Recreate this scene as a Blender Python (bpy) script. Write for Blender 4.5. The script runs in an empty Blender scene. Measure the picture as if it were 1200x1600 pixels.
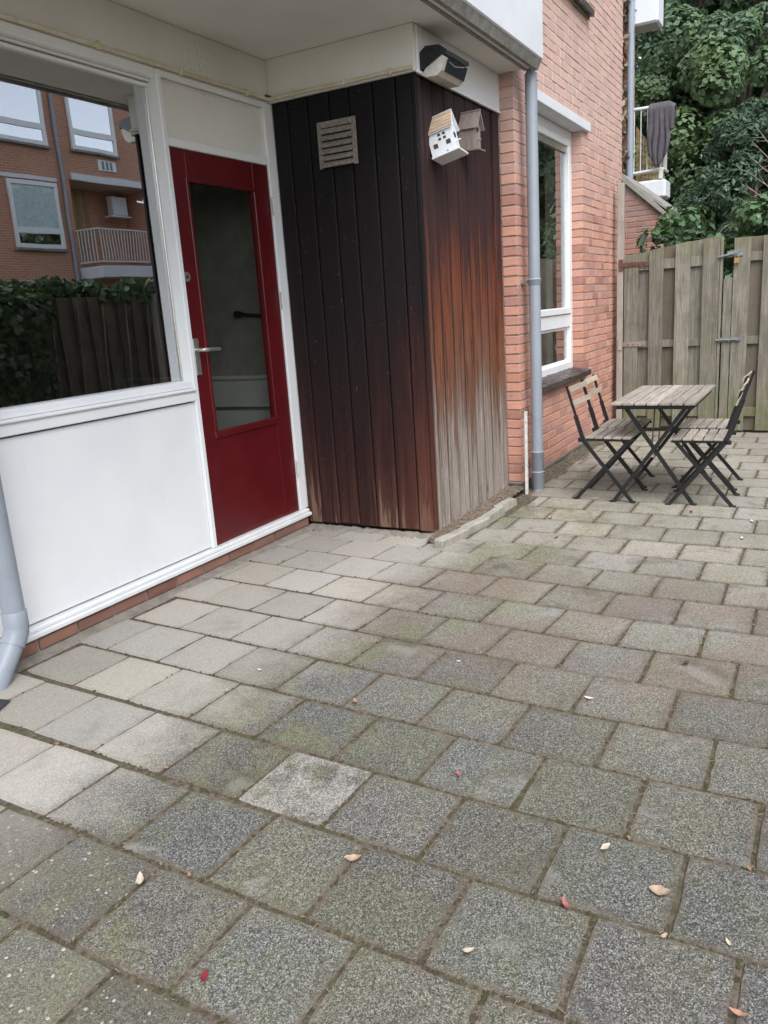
import bpy, math, random
import numpy as np
from mathutils import Vector, Matrix, Euler
rad = math.radians
S = bpy.context.scene
COL = S.collection
random.seed(7); rng = np.random.default_rng(7)

# ------------------------------------------------------------------ camera, sky, sun, exposure
cam_d = bpy.data.cameras.new('camera'); cam = bpy.data.objects.new('camera', cam_d); COL.objects.link(cam)
AX = Vector((0.4754, -0.8775, -0.0650)); AD = Vector((-0.2465, -0.0614, -0.9672)); AF = Vector((0.8447, 0.4756, -0.2454))
AF.normalize(); AX = (AX - AF*AX.dot(AF)).normalized(); AD = AF.cross(AX).normalized()
if AD.z > 0: AD = -AD
m = Matrix((AX, -AD, -AF)).transposed().to_4x4(); m.translation = Vector((0, 0, 1.4))
cam.matrix_world = m
cam_d.sensor_fit = 'VERTICAL'; cam_d.sensor_height = 24.0; cam_d.lens = 24.0*1245.76/1600
cam_d.clip_start = 0.05; cam_d.clip_end = 500
S.camera = cam
S.view_settings.view_transform = 'Standard'; S.view_settings.look = 'None'
S.view_settings.gamma = 1.0; S.view_settings.use_curve_mapping = False
S.view_settings.exposure = 1.18

W = bpy.data.worlds.new('World'); S.world = W; W.use_nodes = True
wn = W.node_tree; wn.nodes.clear()
sky = wn.nodes.new('ShaderNodeTexSky'); sky.sky_type = 'NISHITA'; sky.sun_disc = False
SUN_EL, SUN_AZ = 52, 228
sky.sun_elevation = rad(SUN_EL); sky.sun_rotation = rad(SUN_AZ)
sky.dust_density = 1.5; sky.air_density = 1.0; sky.ozone_density = 1.0
hs = wn.nodes.new('ShaderNodeHueSaturation'); hs.inputs['Saturation'].default_value = 0.42
bg = wn.nodes.new('ShaderNodeBackground'); bg.inputs['Strength'].default_value = 0.135
wo = wn.nodes.new('ShaderNodeOutputWorld')
wn.links.new(sky.outputs[0], hs.inputs['Color']); wn.links.new(hs.outputs[0], bg.inputs['Color']); wn.links.new(bg.outputs[0], wo.inputs[0])

sd = bpy.data.lights.new('sun', 'SUN'); sd.energy = 1.4; sd.angle = rad(45); sd.color = (1.0, 0.995, 0.985)
sun = bpy.data.objects.new('sun', sd); COL.objects.link(sun)
dv = Vector((math.sin(rad(SUN_AZ))*math.cos(rad(SUN_EL)), math.cos(rad(SUN_AZ))*math.cos(rad(SUN_EL)), math.sin(rad(SUN_EL))))
sun.rotation_euler = dv.to_track_quat('Z', 'Y').to_euler(); sun.location = dv*40

# ------------------------------------------------------------------ node helpers
class NT:
    def __init__(s, name):
        s.m = bpy.data.materials.new(name); s.m.use_nodes = True
        s.t = s.m.node_tree; s.t.nodes.clear()
        s.out = s.t.nodes.new('ShaderNodeOutputMaterial')
    def n(s, typ, ins=None, **kw):
        nd = s.t.nodes.new(typ)
        for k, v in kw.items(): setattr(nd, k, v)
        for k, v in (ins or {}).items(): s.set(nd.inputs[k], v)
        return nd
    def set(s, sock, v):
        if isinstance(v, bpy.types.NodeSocket): s.t.links.new(v, sock)
        else:
            if isinstance(v, (tuple, list)) and sock.type == 'RGBA' and len(v) == 3: v = (*v, 1)
            sock.default_value = v
    def pos(s): return s.n('ShaderNodeNewGeometry').outputs['Position']
    def sep(s, v): return s.n('ShaderNodeSeparateXYZ', {0: v}).outputs
    def mapv(s, v, sc): return s.n('ShaderNodeMapping', {'Vector': v, 'Scale': sc}).outputs[0]
    def noise(s, v, scale, detail=3, rough=0.55, dist=0.0):
        return s.n('ShaderNodeTexNoise', {'Vector': v, 'Scale': scale, 'Detail': detail, 'Roughness': rough, 'Distortion': dist}).outputs[0]
    def vor(s, v, scale, out='Distance', **kw):
        return s.n('ShaderNodeTexVoronoi', {'Vector': v, 'Scale': scale}, **kw).outputs[out]
    def ma(s, op, a, b=0.0, c=0.0, clamp=False):
        nd = s.n('ShaderNodeMath', {0: a, 1: b, 2: c}, operation=op); nd.use_clamp = clamp; return nd.outputs[0]
    def mr(s, v, a, b, c=0.0, d=1.0, smooth=True):
        return s.n('ShaderNodeMapRange', {'Value': v, 'From Min': a, 'From Max': b, 'To Min': c, 'To Max': d},
                   interpolation_type='SMOOTHSTEP' if smooth else 'LINEAR').outputs[0]
    def mix(s, f, a, b, mode='MIX'):
        nd = s.n('ShaderNodeMix', data_type='RGBA', blend_type=mode)
        s.set(nd.inputs[0], f); s.set(nd.inputs[6], a); s.set(nd.inputs[7], b); return nd.outputs[2]
    def ramp(s, f, stops):
        nd = s.n('ShaderNodeValToRGB', {0: f}); r = nd.color_ramp
        while len(r.elements) < len(stops): r.elements.new(0.5)
        for e, (p, c) in zip(r.elements, stops):
            e.position = p; e.color = (*c, 1) if len(c) == 3 else c
        return nd.outputs[0]
    def rnd(s):
        a = s.n('ShaderNodeObjectInfo').outputs['Random']; b = s.n('ShaderNodeNewGeometry').outputs['Random Per Island']
        return s.ma('FRACT', s.ma('ADD', a, b))
    def rnd2(s, r, k): return s.ma('FRACT', s.ma('MULTIPLY', r, k))
    def bsdf(s, col, rough=0.6, bump=None, bstr=0.3, bdist=0.002, spec=0.5, metal=0.0, **extra):
        p = s.n('ShaderNodeBsdfPrincipled', {'Base Color': col, 'Roughness': rough, 'Specular IOR Level': spec, 'Metallic': metal})
        for k, v in extra.items(): s.set(p.inputs[k], v)
        if bump is not None:
            b = s.n('ShaderNodeBump', {'Height': bump, 'Strength': bstr, 'Distance': bdist}); s.t.links.new(b.outputs[0], p.inputs['Normal'])
        s.t.links.new(p.outputs[0], s.out.inputs[0]); return s.m

def simple(name, col, rough=0.6, var=0.12, scale=8, bump=0.15, metal=0.0, dirt=0.0, dirtcol=(0.12, 0.1, 0.08), spec=0.5):
    t = NT(name); p = t.pos()
    f = t.noise(p, scale, 5, 0.6)
    c = t.mix(t.mr(f, 0.3, 0.7), tuple(x*(1-var) for x in col), tuple(min(1, x*(1+var)) for x in col))
    if dirt: c = t.mix(t.ma('MULTIPLY', t.mr(t.noise(p, scale*3.1, 6, 0.7), 0.52, 0.75), dirt), c, dirtcol)
    return t.bsdf(c, rough, t.noise(p, scale*12, 3), bump, 0.001, spec, metal)

# ------------------------------------------------------------------ materials
def paving_mat(name, kind):
    t = NT(name); p = t.pos(); x, y, z = t.sep(p); r = t.rnd(); r2 = t.rnd2(r, 7.31)
    big = t.noise(p, 1.7, 4, 0.6); med = t.noise(p, 7, 5, 0.68); fine = t.noise(p, 330, 2, 0.8); fine2 = t.noise(p, 760, 2, 0.8)
    va = t.sep(t.vor(p, 270, 'Color')); vb = t.sep(t.vor(p, 430, 'Color'))
    gr_ = t.ma('ADD', t.ma('MULTIPLY', va[0], 0.55), t.ma('MULTIPLY', vb[1], 0.45))
    sp = t.ma('ADD', t.ma('MULTIPLY', t.ma('SUBTRACT', gr_, 0.5), 0.235), t.ma('ADD', 0.34, t.ma('MULTIPLY', fine, 0.32)))
    spk = t.ramp(sp, [(0.36, (0.014, 0.014, 0.0135)), (0.45, (0.062, 0.061, 0.057)), (0.535, (0.150, 0.148, 0.140)), (0.65, (0.50, 0.492, 0.465))])
    # drier, cleaner slabs where the balcony keeps the rain off
    dry = t.ma('MULTIPLY', t.mr(t.ma('ADD', y, t.ma('MULTIPLY', t.ma('SUBTRACT', med, 0.5), 0.5)), 1.62, 2.2), t.mr(x, 4.9, 4.0))
    cleancol = t.mix(t.mr(sp, 0.38, 0.62), (0.325, 0.308, 0.280), (0.455, 0.434, 0.398))
    far = t.mr(t.ma('ADD', x, t.ma('MULTIPLY', med, 0.8)), 2.3, 5.2)  # far slabs made paler: brighter grazing light put into the colour
    c = t.mix(t.ma('MULTIPLY', far, 0.85), spk, t.mix(t.mr(sp, 0.34, 0.66), (0.175, 0.164, 0.140), (0.56, 0.53, 0.465)))
    # mossy green and pinkish patches
    moss = t.ma('MULTIPLY', t.mr(t.ma('ADD', t.ma('MULTIPLY', big, 0.6), t.ma('MULTIPLY', med, 0.4)), 0.43, 0.58), t.mr(t.noise(p, 60, 3, 0.7), 0.3, 0.6))
    band = t.ma('MULTIPLY', t.mr(y, 0.9, 1.5), t.mr(y, 2.15, 1.75))
    moss = t.ma('MULTIPLY', moss, t.ma('ADD', 0.40, t.ma('MULTIPLY', band, 0.55)))
    c = t.mix(moss, c, t.mix(t.mr(sp, 0.38, 0.62), (0.070, 0.076, 0.036), (0.255, 0.255, 0.145)))
    pk = t.ma('MULTIPLY', t.ma('MULTIPLY', t.mr(x, 2.3, 2.9), t.mr(x, 4.3, 3.5)), t.mr(t.noise(p, 2.3, 3), 0.35, 0.62))
    c = t.mix(t.ma('MULTIPLY', pk, 0.70), c, t.mix(t.mr(sp, 0.36, 0.66), (0.072, 0.052, 0.044), (0.33, 0.260, 0.222)))
    c = t.mix(t.ma('MULTIPLY', dry, 0.88), c, cleancol)
    # dark damp stains
    st = t.ma('MULTIPLY', t.mr(t.noise(p, 4.2, 6, 0.72, 0.6), 0.52, 0.70), t.ma('SUBTRACT', 1.0, t.ma('MULTIPLY', dry, 0.75)))
    c = t.mix(t.ma('MULTIPLY', st, 0.50), c, t.mix(sp, (0.025, 0.023, 0.020), (0.11, 0.10, 0.088)))
    ob = t.sep(t.n('ShaderNodeTexCoord').outputs['Object'])
    ed = t.ma('MINIMUM', t.ma('SUBTRACT', 0.1475, t.ma('ABSOLUTE', ob[0])), t.ma('SUBTRACT', 0.1505, t.ma('ABSOLUTE', ob[1])))
    edf = t.ma('MULTIPLY', t.mr(t.ma('ADD', ed, t.ma('MULTIPLY', t.ma('SUBTRACT', t.noise(p, 16, 5, 0.75), 0.5), 0.085)), 0.026, 0.0), t.ma('SUBTRACT', 1.0, t.ma('MULTIPLY', dry, 0.8)))
    c = t.mix(t.ma('MULTIPLY', edf, 0.62), c, t.mix(t.noise(p, 35, 3), (0.062, 0.050, 0.036), (0.20, 0.165, 0.125)))
    bl = t.mr(t.noise(p, 4.3, 4, 0.6, 0.3), 0.60, 0.72)
    c = t.mix(t.ma('MULTIPLY', bl, 0.55), c, t.mix(sp, (0.10, 0.098, 0.09), (0.42, 0.41, 0.385)))
    if kind == 'pale':
        pm = t.mr(t.ma('ADD', t.noise(p, 9, 4), t.ma('MULTIPLY', y, 0.0)), 0.36, 0.56)
        c = t.mix(t.ma('MULTIPLY', pm, 0.66), c, t.mix(t.mr(sp, 0.36, 0.62), (0.10, 0.098, 0.09), (0.60, 0.59, 0.555)))
    if kind == 'pebble':
        v = t.vor(p, 95); vc = t.vor(p, 95, 'Color')
        gate = t.ma('GREATER_THAN', t.sep(vc)[0], 0.80)
        peb = t.ma('MULTIPLY', t.mr(t.ma('SUBTRACT', v, t.ma('MULTIPLY', t.sep(vc)[2], 0.30)), 0.22, 0.10), gate)
        c = t.mix(0.4, c, t.mix(sp, (0.035, 0.033, 0.028), (0.20, 0.18, 0.15)))
        c = t.mix(peb, c, t.mix(t.sep(vc)[1], (0.16, 0.14, 0.115), (0.50, 0.475, 0.43)))
    r4 = t.rnd2(r, 53.3)
    c = t.mix(t.ma('MULTIPLY', t.mr(r4, 0.55, 1.0), 0.16), c, t.mix(t.mr(sp, .38, .62), (0.06, 0.064, 0.04), (0.26, 0.26, 0.18)))
    c = t.mix(t.ma('MULTIPLY', t.mr(r4, 0.4, 0.0), 0.12), c, t.mix(t.mr(sp, .38, .62), (0.07, 0.055, 0.05), (0.30, 0.26, 0.24)))
    tone = t.mr(r, 0, 1, 0.88, 1.12, False)
    c = t.mix(1.0, c, t.n('ShaderNodeCombineColor', {0: tone, 1: t.ma('MULTIPLY', tone, t.mr(r2, 0, 1, 0.975, 1.0, False)), 2: t.ma('MULTIPLY', tone, t.mr(r2, 0, 1, 0.93, 1.0, False))}).outputs[0], 'MULTIPLY')
    h = t.ma('ADD', t.ma('MULTIPLY', sp, 0.7), t.ma('MULTIPLY', t.noise(p, 30, 3), 0.8))
    return t.bsdf(c, 0.92, h, 0.42, 0.004, 0.25)

def brick_mat(name, glaze=False, tint=1.0):
    t = NT(name); p = t.pos(); r = t.rnd(); r2 = t.rnd2(r, 13.7); r3 = t.rnd2(r, 31.9)
    if glaze:
        c = t.mix(r, (0.030, 0.026, 0.030), (0.075, 0.058, 0.055))
        c = t.mix(t.mr(t.noise(p, 30, 4), 0.5, 0.75), c, (0.15, 0.12, 0.10))
        return t.bsdf(c, 0.35, t.noise(p, 90, 3), 0.2, 0.002)
    c = t.ramp(r, [(0.0, (0.35, 0.170, 0.132)), (0.14, (0.49, 0.242, 0.182)), (0.40, (0.63, 0.318, 0.230)), (0.66, (0.58, 0.305, 0.238)), (0.82, (0.44, 0.240, 0.205)), (0.92, (0.52, 0.245, 0.165)), (1.0, (0.66, 0.37, 0.275))])
    c = t.mix(t.ma('MULTIPLY', t.mr(t.noise(p, 26, 5, 0.65), 0.42, 0.72), 0.38), c, (0.52, 0.30, 0.225))
    c = t.mix(t.ma('MULTIPLY', t.mr(t.noise(p, 12, 5, 0.7), 0.54, 0.72), 0.32), c, (0.27, 0.130, 0.102))
    c = t.mix(t.ma('MULTIPLY', t.mr(t.noise(p, 220, 3, 0.7), 0.55, 0.75), 0.35), c, (0.22, 0.10, 0.07))
    z_ = t.sep(p)[2]
    c = t.mix(t.ma('MULTIPLY', t.mr(t.ma('ADD', z_, t.ma('MULTIPLY', t.noise(p, 1.4, 4), 1.6)), 2.6, 3.9), 0.62), c, (0.60, 0.46, 0.41))  # haze painted into the brick colour: paler and whiter higher up
    c = t.mix(t.ma('MULTIPLY', t.mr(t.ma('ADD', z_, t.ma('MULTIPLY', t.noise(p, 5, 4), 0.5)), 0.50, 0.18), 0.40), c, (0.20, 0.13, 0.10))
    if tint != 1.0: c = t.mix(1.0, c, (tint, tint*0.97, tint*0.97), 'MULTIPLY')
    return t.bsdf(c, 0.88, t.ma('ADD', t.noise(p, 180, 4, 0.7), t.noise(p, 40, 3)), 0.5, 0.003, 0.25)

def mortar_mat():
    t = NT('mortar'); x, y, z = t.sep(t.pos()); p = t.pos()
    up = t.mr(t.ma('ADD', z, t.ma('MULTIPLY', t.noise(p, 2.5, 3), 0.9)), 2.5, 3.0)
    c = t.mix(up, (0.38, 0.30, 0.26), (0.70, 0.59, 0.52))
    c = t.mix(t.mr(t.noise(p, 60, 4, 0.7), 0.4, 0.7, 0, 0.5), c, (0.20, 0.16, 0.13))
    return t.bsdf(c, 0.95, t.noise(p, 160, 3), 0.5, 0.003, 0.2)

def cladding_mat(name, side):
    t = NT(name); p = t.pos(); x, y, z = t.sep(p); r = t.rnd(); r2 = t.rnd2(r, 9.7)
    off = t.n('ShaderNodeCombineXYZ', {0: t.ma('MULTIPLY', r, 7.0), 1: t.ma('MULTIPLY', r2, 5.0), 2: t.ma('MULTIPLY', r, 11.0)}).outputs[0]
    q = t.n('ShaderNodeVectorMath', {0: p, 1: off}, operation='ADD').outputs[0]
    g = t.noise(t.mapv(q, (60, 60, 2.2)), 1.0, 5, 0.65, 0.6)        # fine vertical grain
    g2 = t.noise(t.mapv(q, (16, 16, 0.9)), 1.0, 4, 0.6, 0.8)       # broad streaks
    g3 = t.noise(t.mapv(q, (120, 120, 5)), 1.0, 4, 0.8, 1.0)
    wear = t.ma('ADD', t.ma('MULTIPLY', t.ma('SUBTRACT', g2, 0.5), 1.35), t.ma('ADD', t.ma('MULTIPLY', t.ma('SUBTRACT', g, 0.5), 0.95), t.ma('MULTIPLY', t.ma('SUBTRACT', g3, 0.5), 0.5)))
    h = t.ma('ADD', z, t.ma('ADD', wear, t.ma('MULTIPLY', t.ma('SUBTRACT', r, 0.5), 0.32)))
    if side == 'groove':  # groove shade painted into the side faces, greying with the wood below
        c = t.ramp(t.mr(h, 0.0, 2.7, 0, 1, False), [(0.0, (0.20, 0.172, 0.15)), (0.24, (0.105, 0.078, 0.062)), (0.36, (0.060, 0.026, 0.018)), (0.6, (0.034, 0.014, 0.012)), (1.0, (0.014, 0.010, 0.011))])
    elif side == 'front':
        c = t.ramp(t.mr(h, 0.0, 2.7, 0, 1, False), [(0.0, (0.36, 0.315, 0.275)), (0.19, (0.285, 0.240, 0.208)), (0.265, (0.205, 0.150, 0.120)), (0.33, (0.180, 0.085, 0.050)), (0.50, (0.175, 0.054, 0.025)), (0.61, (0.120, 0.036, 0.021)), (0.69, (0.046, 0.021, 0.021)), (1.0, (0.027, 0.018, 0.020))])
        c = t.mix(t.mr(g, 0.50, 0.66, 0, 0.85), c, t.mix(t.mr(h, 0.5, 1.2), (0.125, 0.098, 0.082), (0.030, 0.0125, 0.011)))
        c = t.mix(t.mr(g2, 0.55, 0.7, 0, 0.6), c, t.mix(t.mr(h, 0.5, 1.1), (0.16, 0.125, 0.105), (0.048, 0.019, 0.016)))
        c = t.mix(t.ma('MULTIPLY', t.mr(g3, 0.53, 0.66), t.mr(z, 1.9, 0.7, 0.12, 0.75)), c, t.mix(t.mr(h, 0.5, 1.0), (0.60, 0.55, 0.50), (0.34, 0.155, 0.078)))
        g4 = t.noise(t.mapv(q, (260, 260, 7)), 1.0, 3, 0.8, 0.6)
        c = t.mix(t.mr(g4, 0.55, 0.68, 0, 0.62), c, t.mix(t.mr(h, 0.5, 1.1), (0.085, 0.066, 0.056), (0.028, 0.012, 0.010)))
        c = t.mix(t.ma('MULTIPLY', t.mr(t.vor(t.mapv(q, (1, 1, .6)), 4.5), 0.10, 0.03), 0.8), c, (0.045, 0.022, 0.016))
    else:
        c = t.ramp(t.mr(h, -0.1, 2.7, 0, 1, False), [(0.0, (0.17, 0.105, 0.075)), (0.045, (0.070, 0.030, 0.023)), (0.16, (0.036, 0.0135, 0.0115)), (0.34, (0.0185, 0.0088, 0.0090)), (0.58, (0.0110, 0.0078, 0.0090)), (1.0, (0.0072, 0.0070, 0.0085))])
        fr = t.mr(y, 2.45, 2.02)
        c = t.mix(t.ma('MULTIPLY', fr, t.mr(h, 1.4, 0.1, 0, 0.62)), c, (0.125, 0.042, 0.028))
        c = t.mix(t.mr(g, 0.55, 0.75, 0, 0.6), c, (0.012, 0.008, 0.009))
        c = t.mix(t.ma('MULTIPLY', t.mr(g3, 0.62, 0.78), t.mr(z, 1.0, 0.1, 0.0, 0.5)), c, (0.24, 0.135, 0.095))
        c = t.mix(t.ma('MULTIPLY', t.mr(t.noise(t.mapv(q, (1, 1, .55)), 55, 3, 0.85), 0.665, 0.70), 0.5), c, (0.20, 0.19, 0.185))
    return t.bsdf(c, t.mr(z, 0.6, 2.2, 0.88, 0.70), t.ma('ADD', g, t.ma('MULTIPLY', g3, 0.5)), 0.6, 0.004, 0.22)

def wood_mat(name, a, b, dark, axis='Z', green=0.0, rough=0.85, gscale=1.0):
    t = NT(name); p = t.pos(); r = t.rnd(); r2 = t.rnd2(r, 9.7)
    off = t.n('ShaderNodeCombineXYZ', {0: t.ma('MULTIPLY', r, 7.0), 1: t.ma('MULTIPLY', r2, 5.0), 2: t.ma('MULTIPLY', r, 11.0)}).outputs[0]
    q = t.n('ShaderNodeVectorMath', {0: p, 1: off}, operation='ADD').outputs[0]
    k = {'Z': (50, 50, 2.5), 'X': (3, 60, 60), 'Y': (50, 2.5, 50)}[axis]
    k = tuple(v*gscale for v in k)
    g = t.ma('ADD', t.ma('MULTIPLY', t.noise(t.mapv(q, k), 1.0, 5, 0.7, 0.8), 0.6), t.ma('MULTIPLY', t.noise(t.mapv(q, tuple(v*2.6 for v in k)), 1.0, 4, 0.75, 1.2), 0.4)); g2 = t.noise(q, 5, 4, 0.6)
    c = t.mix(t.mr(g, 0.36, 0.64), a, b)
    c = t.mix(t.mr(g2, 0.45, 0.75, 0, 0.45), c, dark)
    ring = t.n('ShaderNodeTexVoronoi', {'Vector': t.mapv(q, tuple(v/8 for v in k)), 'Scale': 1.6}).outputs['Distance']
    c = t.mix(t.mr(ring, 0.11, 0.03, 0, 0.6), c, tuple(v*0.55 for v in dark))
    tone = t.mr(r2, 0, 1, 0.78, 1.18, False)
    c = t.mix(1.0, c, t.n('ShaderNodeCombineColor', {0: tone, 1: tone, 2: tone}).outputs[0], 'MULTIPLY')
    if green:
        z = t.sep(p)[2]
        gm = t.ma('ADD', t.mr(z, 0.75, 0.05), t.ma('MULTIPLY', t.mr(z, 1.62, 1.85), 0.8), 0, True)
        c = t.mix(t.ma('MULTIPLY', t.mr(t.noise(p, 3.5, 4), 0.45, 0.7), 0.30), c, (0.15, 0.155, 0.095))
        c = t.mix(t.ma('MULTIPLY', t.ma('MULTIPLY', gm, green), t.mr(t.noise(p, 9, 4), 0.3, 0.65)), c, (0.15, 0.155, 0.06))
    return t.bsdf(c, rough, t.ma('ADD', g, t.ma('MULTIPLY', t.noise(q, 60, 3), 0.4)), 0.5, 0.003, 0.3)

def leaf_mat(name, a, b, c3, rough=0.45, trans=0.35, scale=0.7):
    t = NT(name); p = t.pos(); r = t.rnd()
    c = t.mix(r, a, b); c = t.mix(t.mr(t.noise(p, scale, 3), 0.42, 0.64, 0, 0.75), c, c3)
    pr = t.n('ShaderNodeBsdfPrincipled', {'Base Color': c, 'Roughness': rough, 'Specular IOR Level': 0.45})
    tr = t.n('ShaderNodeBsdfTranslucent', {'Color': t.mix(0.4, c, (0.16, 0.24, 0.03))})
    mx = t.n('ShaderNodeMixShader', {0: trans, 1: pr.outputs[0], 2: tr.outputs[0]}); t.t.links.new(mx.outputs[0], t.out.inputs[0]); return t.m

def glass_mat(name, base, wob=0.0006, tint=(0.80, 0.84, 0.82), fk=1.3):
    t = NT(name); p = t.pos()
    b = t.n('ShaderNodeBump', {'Height': t.noise(p, 1.6, 2), 'Strength': 0.5, 'Distance': wob})
    gl = t.n('ShaderNodeBsdfGlossy', {'Color': (0.95, 0.97, 1.0, 1), 'Roughness': 0.004}); t.t.links.new(b.outputs[0], gl.inputs['Normal'])
    tr = t.n('ShaderNodeBsdfTransparent', {'Color': tint})
    fr = t.n('ShaderNodeFresnel', {'IOR': 1.52}).outputs[0]
    f = t.ma('ADD', t.ma('MULTIPLY', fr, fk), base, 0, True)
    bf = t.n('ShaderNodeNewGeometry').outputs['Backfacing']; f = t.ma('MULTIPLY', f, t.ma('SUBTRACT', 1.0, bf))
    mx = t.n('ShaderNodeMixShader', {0: f, 1: tr.outputs[0], 2: gl.outputs[0]}); t.t.links.new(mx.outputs[0], t.out.inputs[0]); return t.m

def facade_brick_mat():
    t = NT('far_brickwork'); p = t.pos(); x, y, z = t.sep(p)
    v = t.n('ShaderNodeCombineXYZ', {0: x, 1: z, 2: 0.0}).outputs[0]
    bt = t.n('ShaderNodeTexBrick', {'Vector': v, 'Color1': (0.56, 0.24, 0.135, 1), 'Color2': (0.44, 0.175, 0.10, 1), 'Mortar': (0.50, 0.38, 0.31, 1), 'Scale': 1.0, 'Mortar Size': 0.011, 'Brick Width': 0.225, 'Row Height': 0.068}).outputs[0]
    c = t.mix(t.mr(t.noise(p, 0.9, 4), 0.4, 0.75, 0, 0.35), bt, (0.40, 0.19, 0.13))
    return t.bsdf(c, 0.9)

def cream_mat():
    t = NT('cream_paint'); p = t.pos(); x, y, z = t.sep(p)
    c = t.mix(t.mr(t.noise(p, 2.5, 5, 0.6), 0.3, 0.7), (0.69, 0.675, 0.625), (0.76, 0.745, 0.695))
    # mould flecks under the balcony slab, near the top frame
    d = t.n('ShaderNodeVectorMath', {0: p, 1: (3.74, 3.05, 2.72)}, operation='DISTANCE').outputs['Value']
    near = t.mr(d, 0.30, 0.03)
    fl = t.mr(t.noise(p, 60, 4, 0.75), 0.56, 0.66)
    c = t.mix(t.ma('MULTIPLY', t.ma('MULTIPLY', near, fl), 0.85), c, (0.10, 0.085, 0.06))
    c = t.mix(t.ma('MULTIPLY', t.mr(t.noise(p, 42, 3, 0.6), 0.70, 0.76), 0.6), c, (0.20, 0.18, 0.14))
    c = t.mix(t.ma('MULTIPLY', t.mr(t.noise(p, 5, 5, 0.7), 0.56, 0.78), 0.25), c, (0.45, 0.41, 0.33))
    return t.bsdf(c, 0.75, t.noise(p, 70, 4), 0.25, 0.003, 0.3)

def white_mat():
    t = NT('white_paint'); p = t.pos(); x, y, z = t.sep(p)
    c = t.mix(t.mr(t.noise(p, 3.0, 4), 0.3, 0.7), (0.765, 0.785, 0.80), (0.81, 0.825, 0.835))
    c = t.mix(t.ma('MULTIPLY', t.mr(t.noise(p, 55, 4, 0.8), 0.68, 0.75), t.mr(z, 0.7, 0.05, 0.1, 0.6)), c, (0.42, 0.39, 0.35))
    c = t.mix(t.ma('MULTIPLY', t.mr(t.ma('ADD', z, t.ma('MULTIPLY', t.noise(t.mapv(p, (3, 3, 1)), 6, 5, 0.7), 0.35)), 0.42, 0.12), 0.35), c, (0.55, 0.54, 0.50))
    c = t.mix(t.ma('MULTIPLY', t.mr(t.noise(t.mapv(p, (14, 14, 1.2)), 1.0, 4, 0.7), 0.60, 0.75), 0.14), c, (0.50, 0.50, 0.47))
    c = t.mix(t.mr(z, 1.6, 2.7, 0, 0.4), c, (0.74, 0.73, 0.69))
    return t.bsdf(c, 0.42, t.noise(p, 45, 4), 0.08, 0.002, 0.45)

def conduit_mat():
    t = NT('yellowed_plastic'); p = t.pos()
    c = t.mix(t.mr(t.noise(p, 9, 5, 0.7), 0.4, 0.62), (0.58, 0.51, 0.33), (0.66, 0.62, 0.52))
    c = t.mix(t.mr(t.noise(p, 30, 4, 0.75), 0.62, 0.72, 0, 0.7), c, (0.22, 0.15, 0.08))
    return t.bsdf(c, 0.6)

def soil_mat(name, a, b, c3):
    t = NT(name); p = t.pos()
    c = t.mix(t.mr(t.noise(p, 45, 5, 0.75), 0.35, 0.65), a, b)
    c = t.mix(t.mr(t.noise(p, 6, 4), 0.45, 0.68, 0, 0.8), c, c3)
    return t.bsdf(c, 0.97, t.noise(p, 150, 4, 0.7), 0.8, 0.006, 0.15)

def concrete_mat(name, a, b, stain):
    t = NT(name); p = t.pos()
    c = t.mix(t.mr(t.noise(p, 14, 5, 0.7), 0.3, 0.7), a, b)
    c = t.mix(t.mr(t.noise(p, 4, 5, 0.7), 0.5, 0.72, 0, 0.7), c, stain)
    return t.bsdf(c, 0.9, t.noise(p, 120, 4, 0.7), 0.5, 0.003, 0.25)

M = {}
M['slab'] = paving_mat('paving_concrete', 'std'); M['slab_pale'] = paving_mat('paving_pale', 'pale'); M['slab_peb'] = paving_mat('paving_pebbled', 'pebble')
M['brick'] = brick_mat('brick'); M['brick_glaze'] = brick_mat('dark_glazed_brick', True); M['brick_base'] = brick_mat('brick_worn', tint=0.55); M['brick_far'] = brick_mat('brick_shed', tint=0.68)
M['mortar'] = mortar_mat(); M['mortar_grey'] = concrete_mat('mortar_grey', (0.20, 0.18, 0.155), (0.30, 0.27, 0.235), (0.13, 0.125, 0.10))
M['mortar_pale'] = concrete_mat('mortar_pale', (0.36, 0.30, 0.26), (0.45, 0.38, 0.33), (0.28, 0.23, 0.19))
M['clad_front'] = cladding_mat('cladding_faded', 'front'); M['clad_side'] = cladding_mat('cladding_dark', 'side'); M['clad_groove'] = cladding_mat('cladding_joint_shade', 'groove')
M['white'] = white_mat(); M['cream'] = cream_mat(); M['conduit'] = conduit_mat()
M['white_ext'] = simple('white_render', (0.67, 0.69, 0.72), 0.6, 0.05, 3, 0.15)
M['upvc'] = simple('white_window_frame', (0.80, 0.81, 0.82), 0.35, 0.03, 5, 0.03)
M['red'] = simple('red_paint', (0.098, 0.0070, 0.0095), 0.32, 0.10, 6, 0.06)
M['steel'] = simple('brushed_aluminium', (0.56, 0.55, 0.52), 0.35, 0.1, 40, 0.1, metal=0.85)
M['zinc'] = simple('galvanised_steel', (0.24, 0.25, 0.26), 0.6, 0.35, 50, 0.3, metal=0.5, dirt=0.5)
M['rust'] = simple('rusty_iron', (0.13, 0.058, 0.040), 0.85, 0.35, 60, 0.5)
M['brass'] = simple('brass', (0.50, 0.33, 0.12), 0.4, 0.2, 60, 0.2, metal=0.8)
M['black'] = simple('black_enamel', (0.012, 0.012, 0.013), 0.42, 0.3, 30, 0.1)
M['blackp'] = simple('black_plastic_weathered', (0.016, 0.018, 0.026), 0.22, 0.3, 40, 0.2, dirt=0.4, dirtcol=(0.16, 0.15, 0.15))
M['diff'] = simple('dusty_white_plastic', (0.55, 0.53, 0.48), 0.5, 0.1, 20, 0.1, dirt=0.35, dirtcol=(0.28, 0.24, 0.19))
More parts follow.
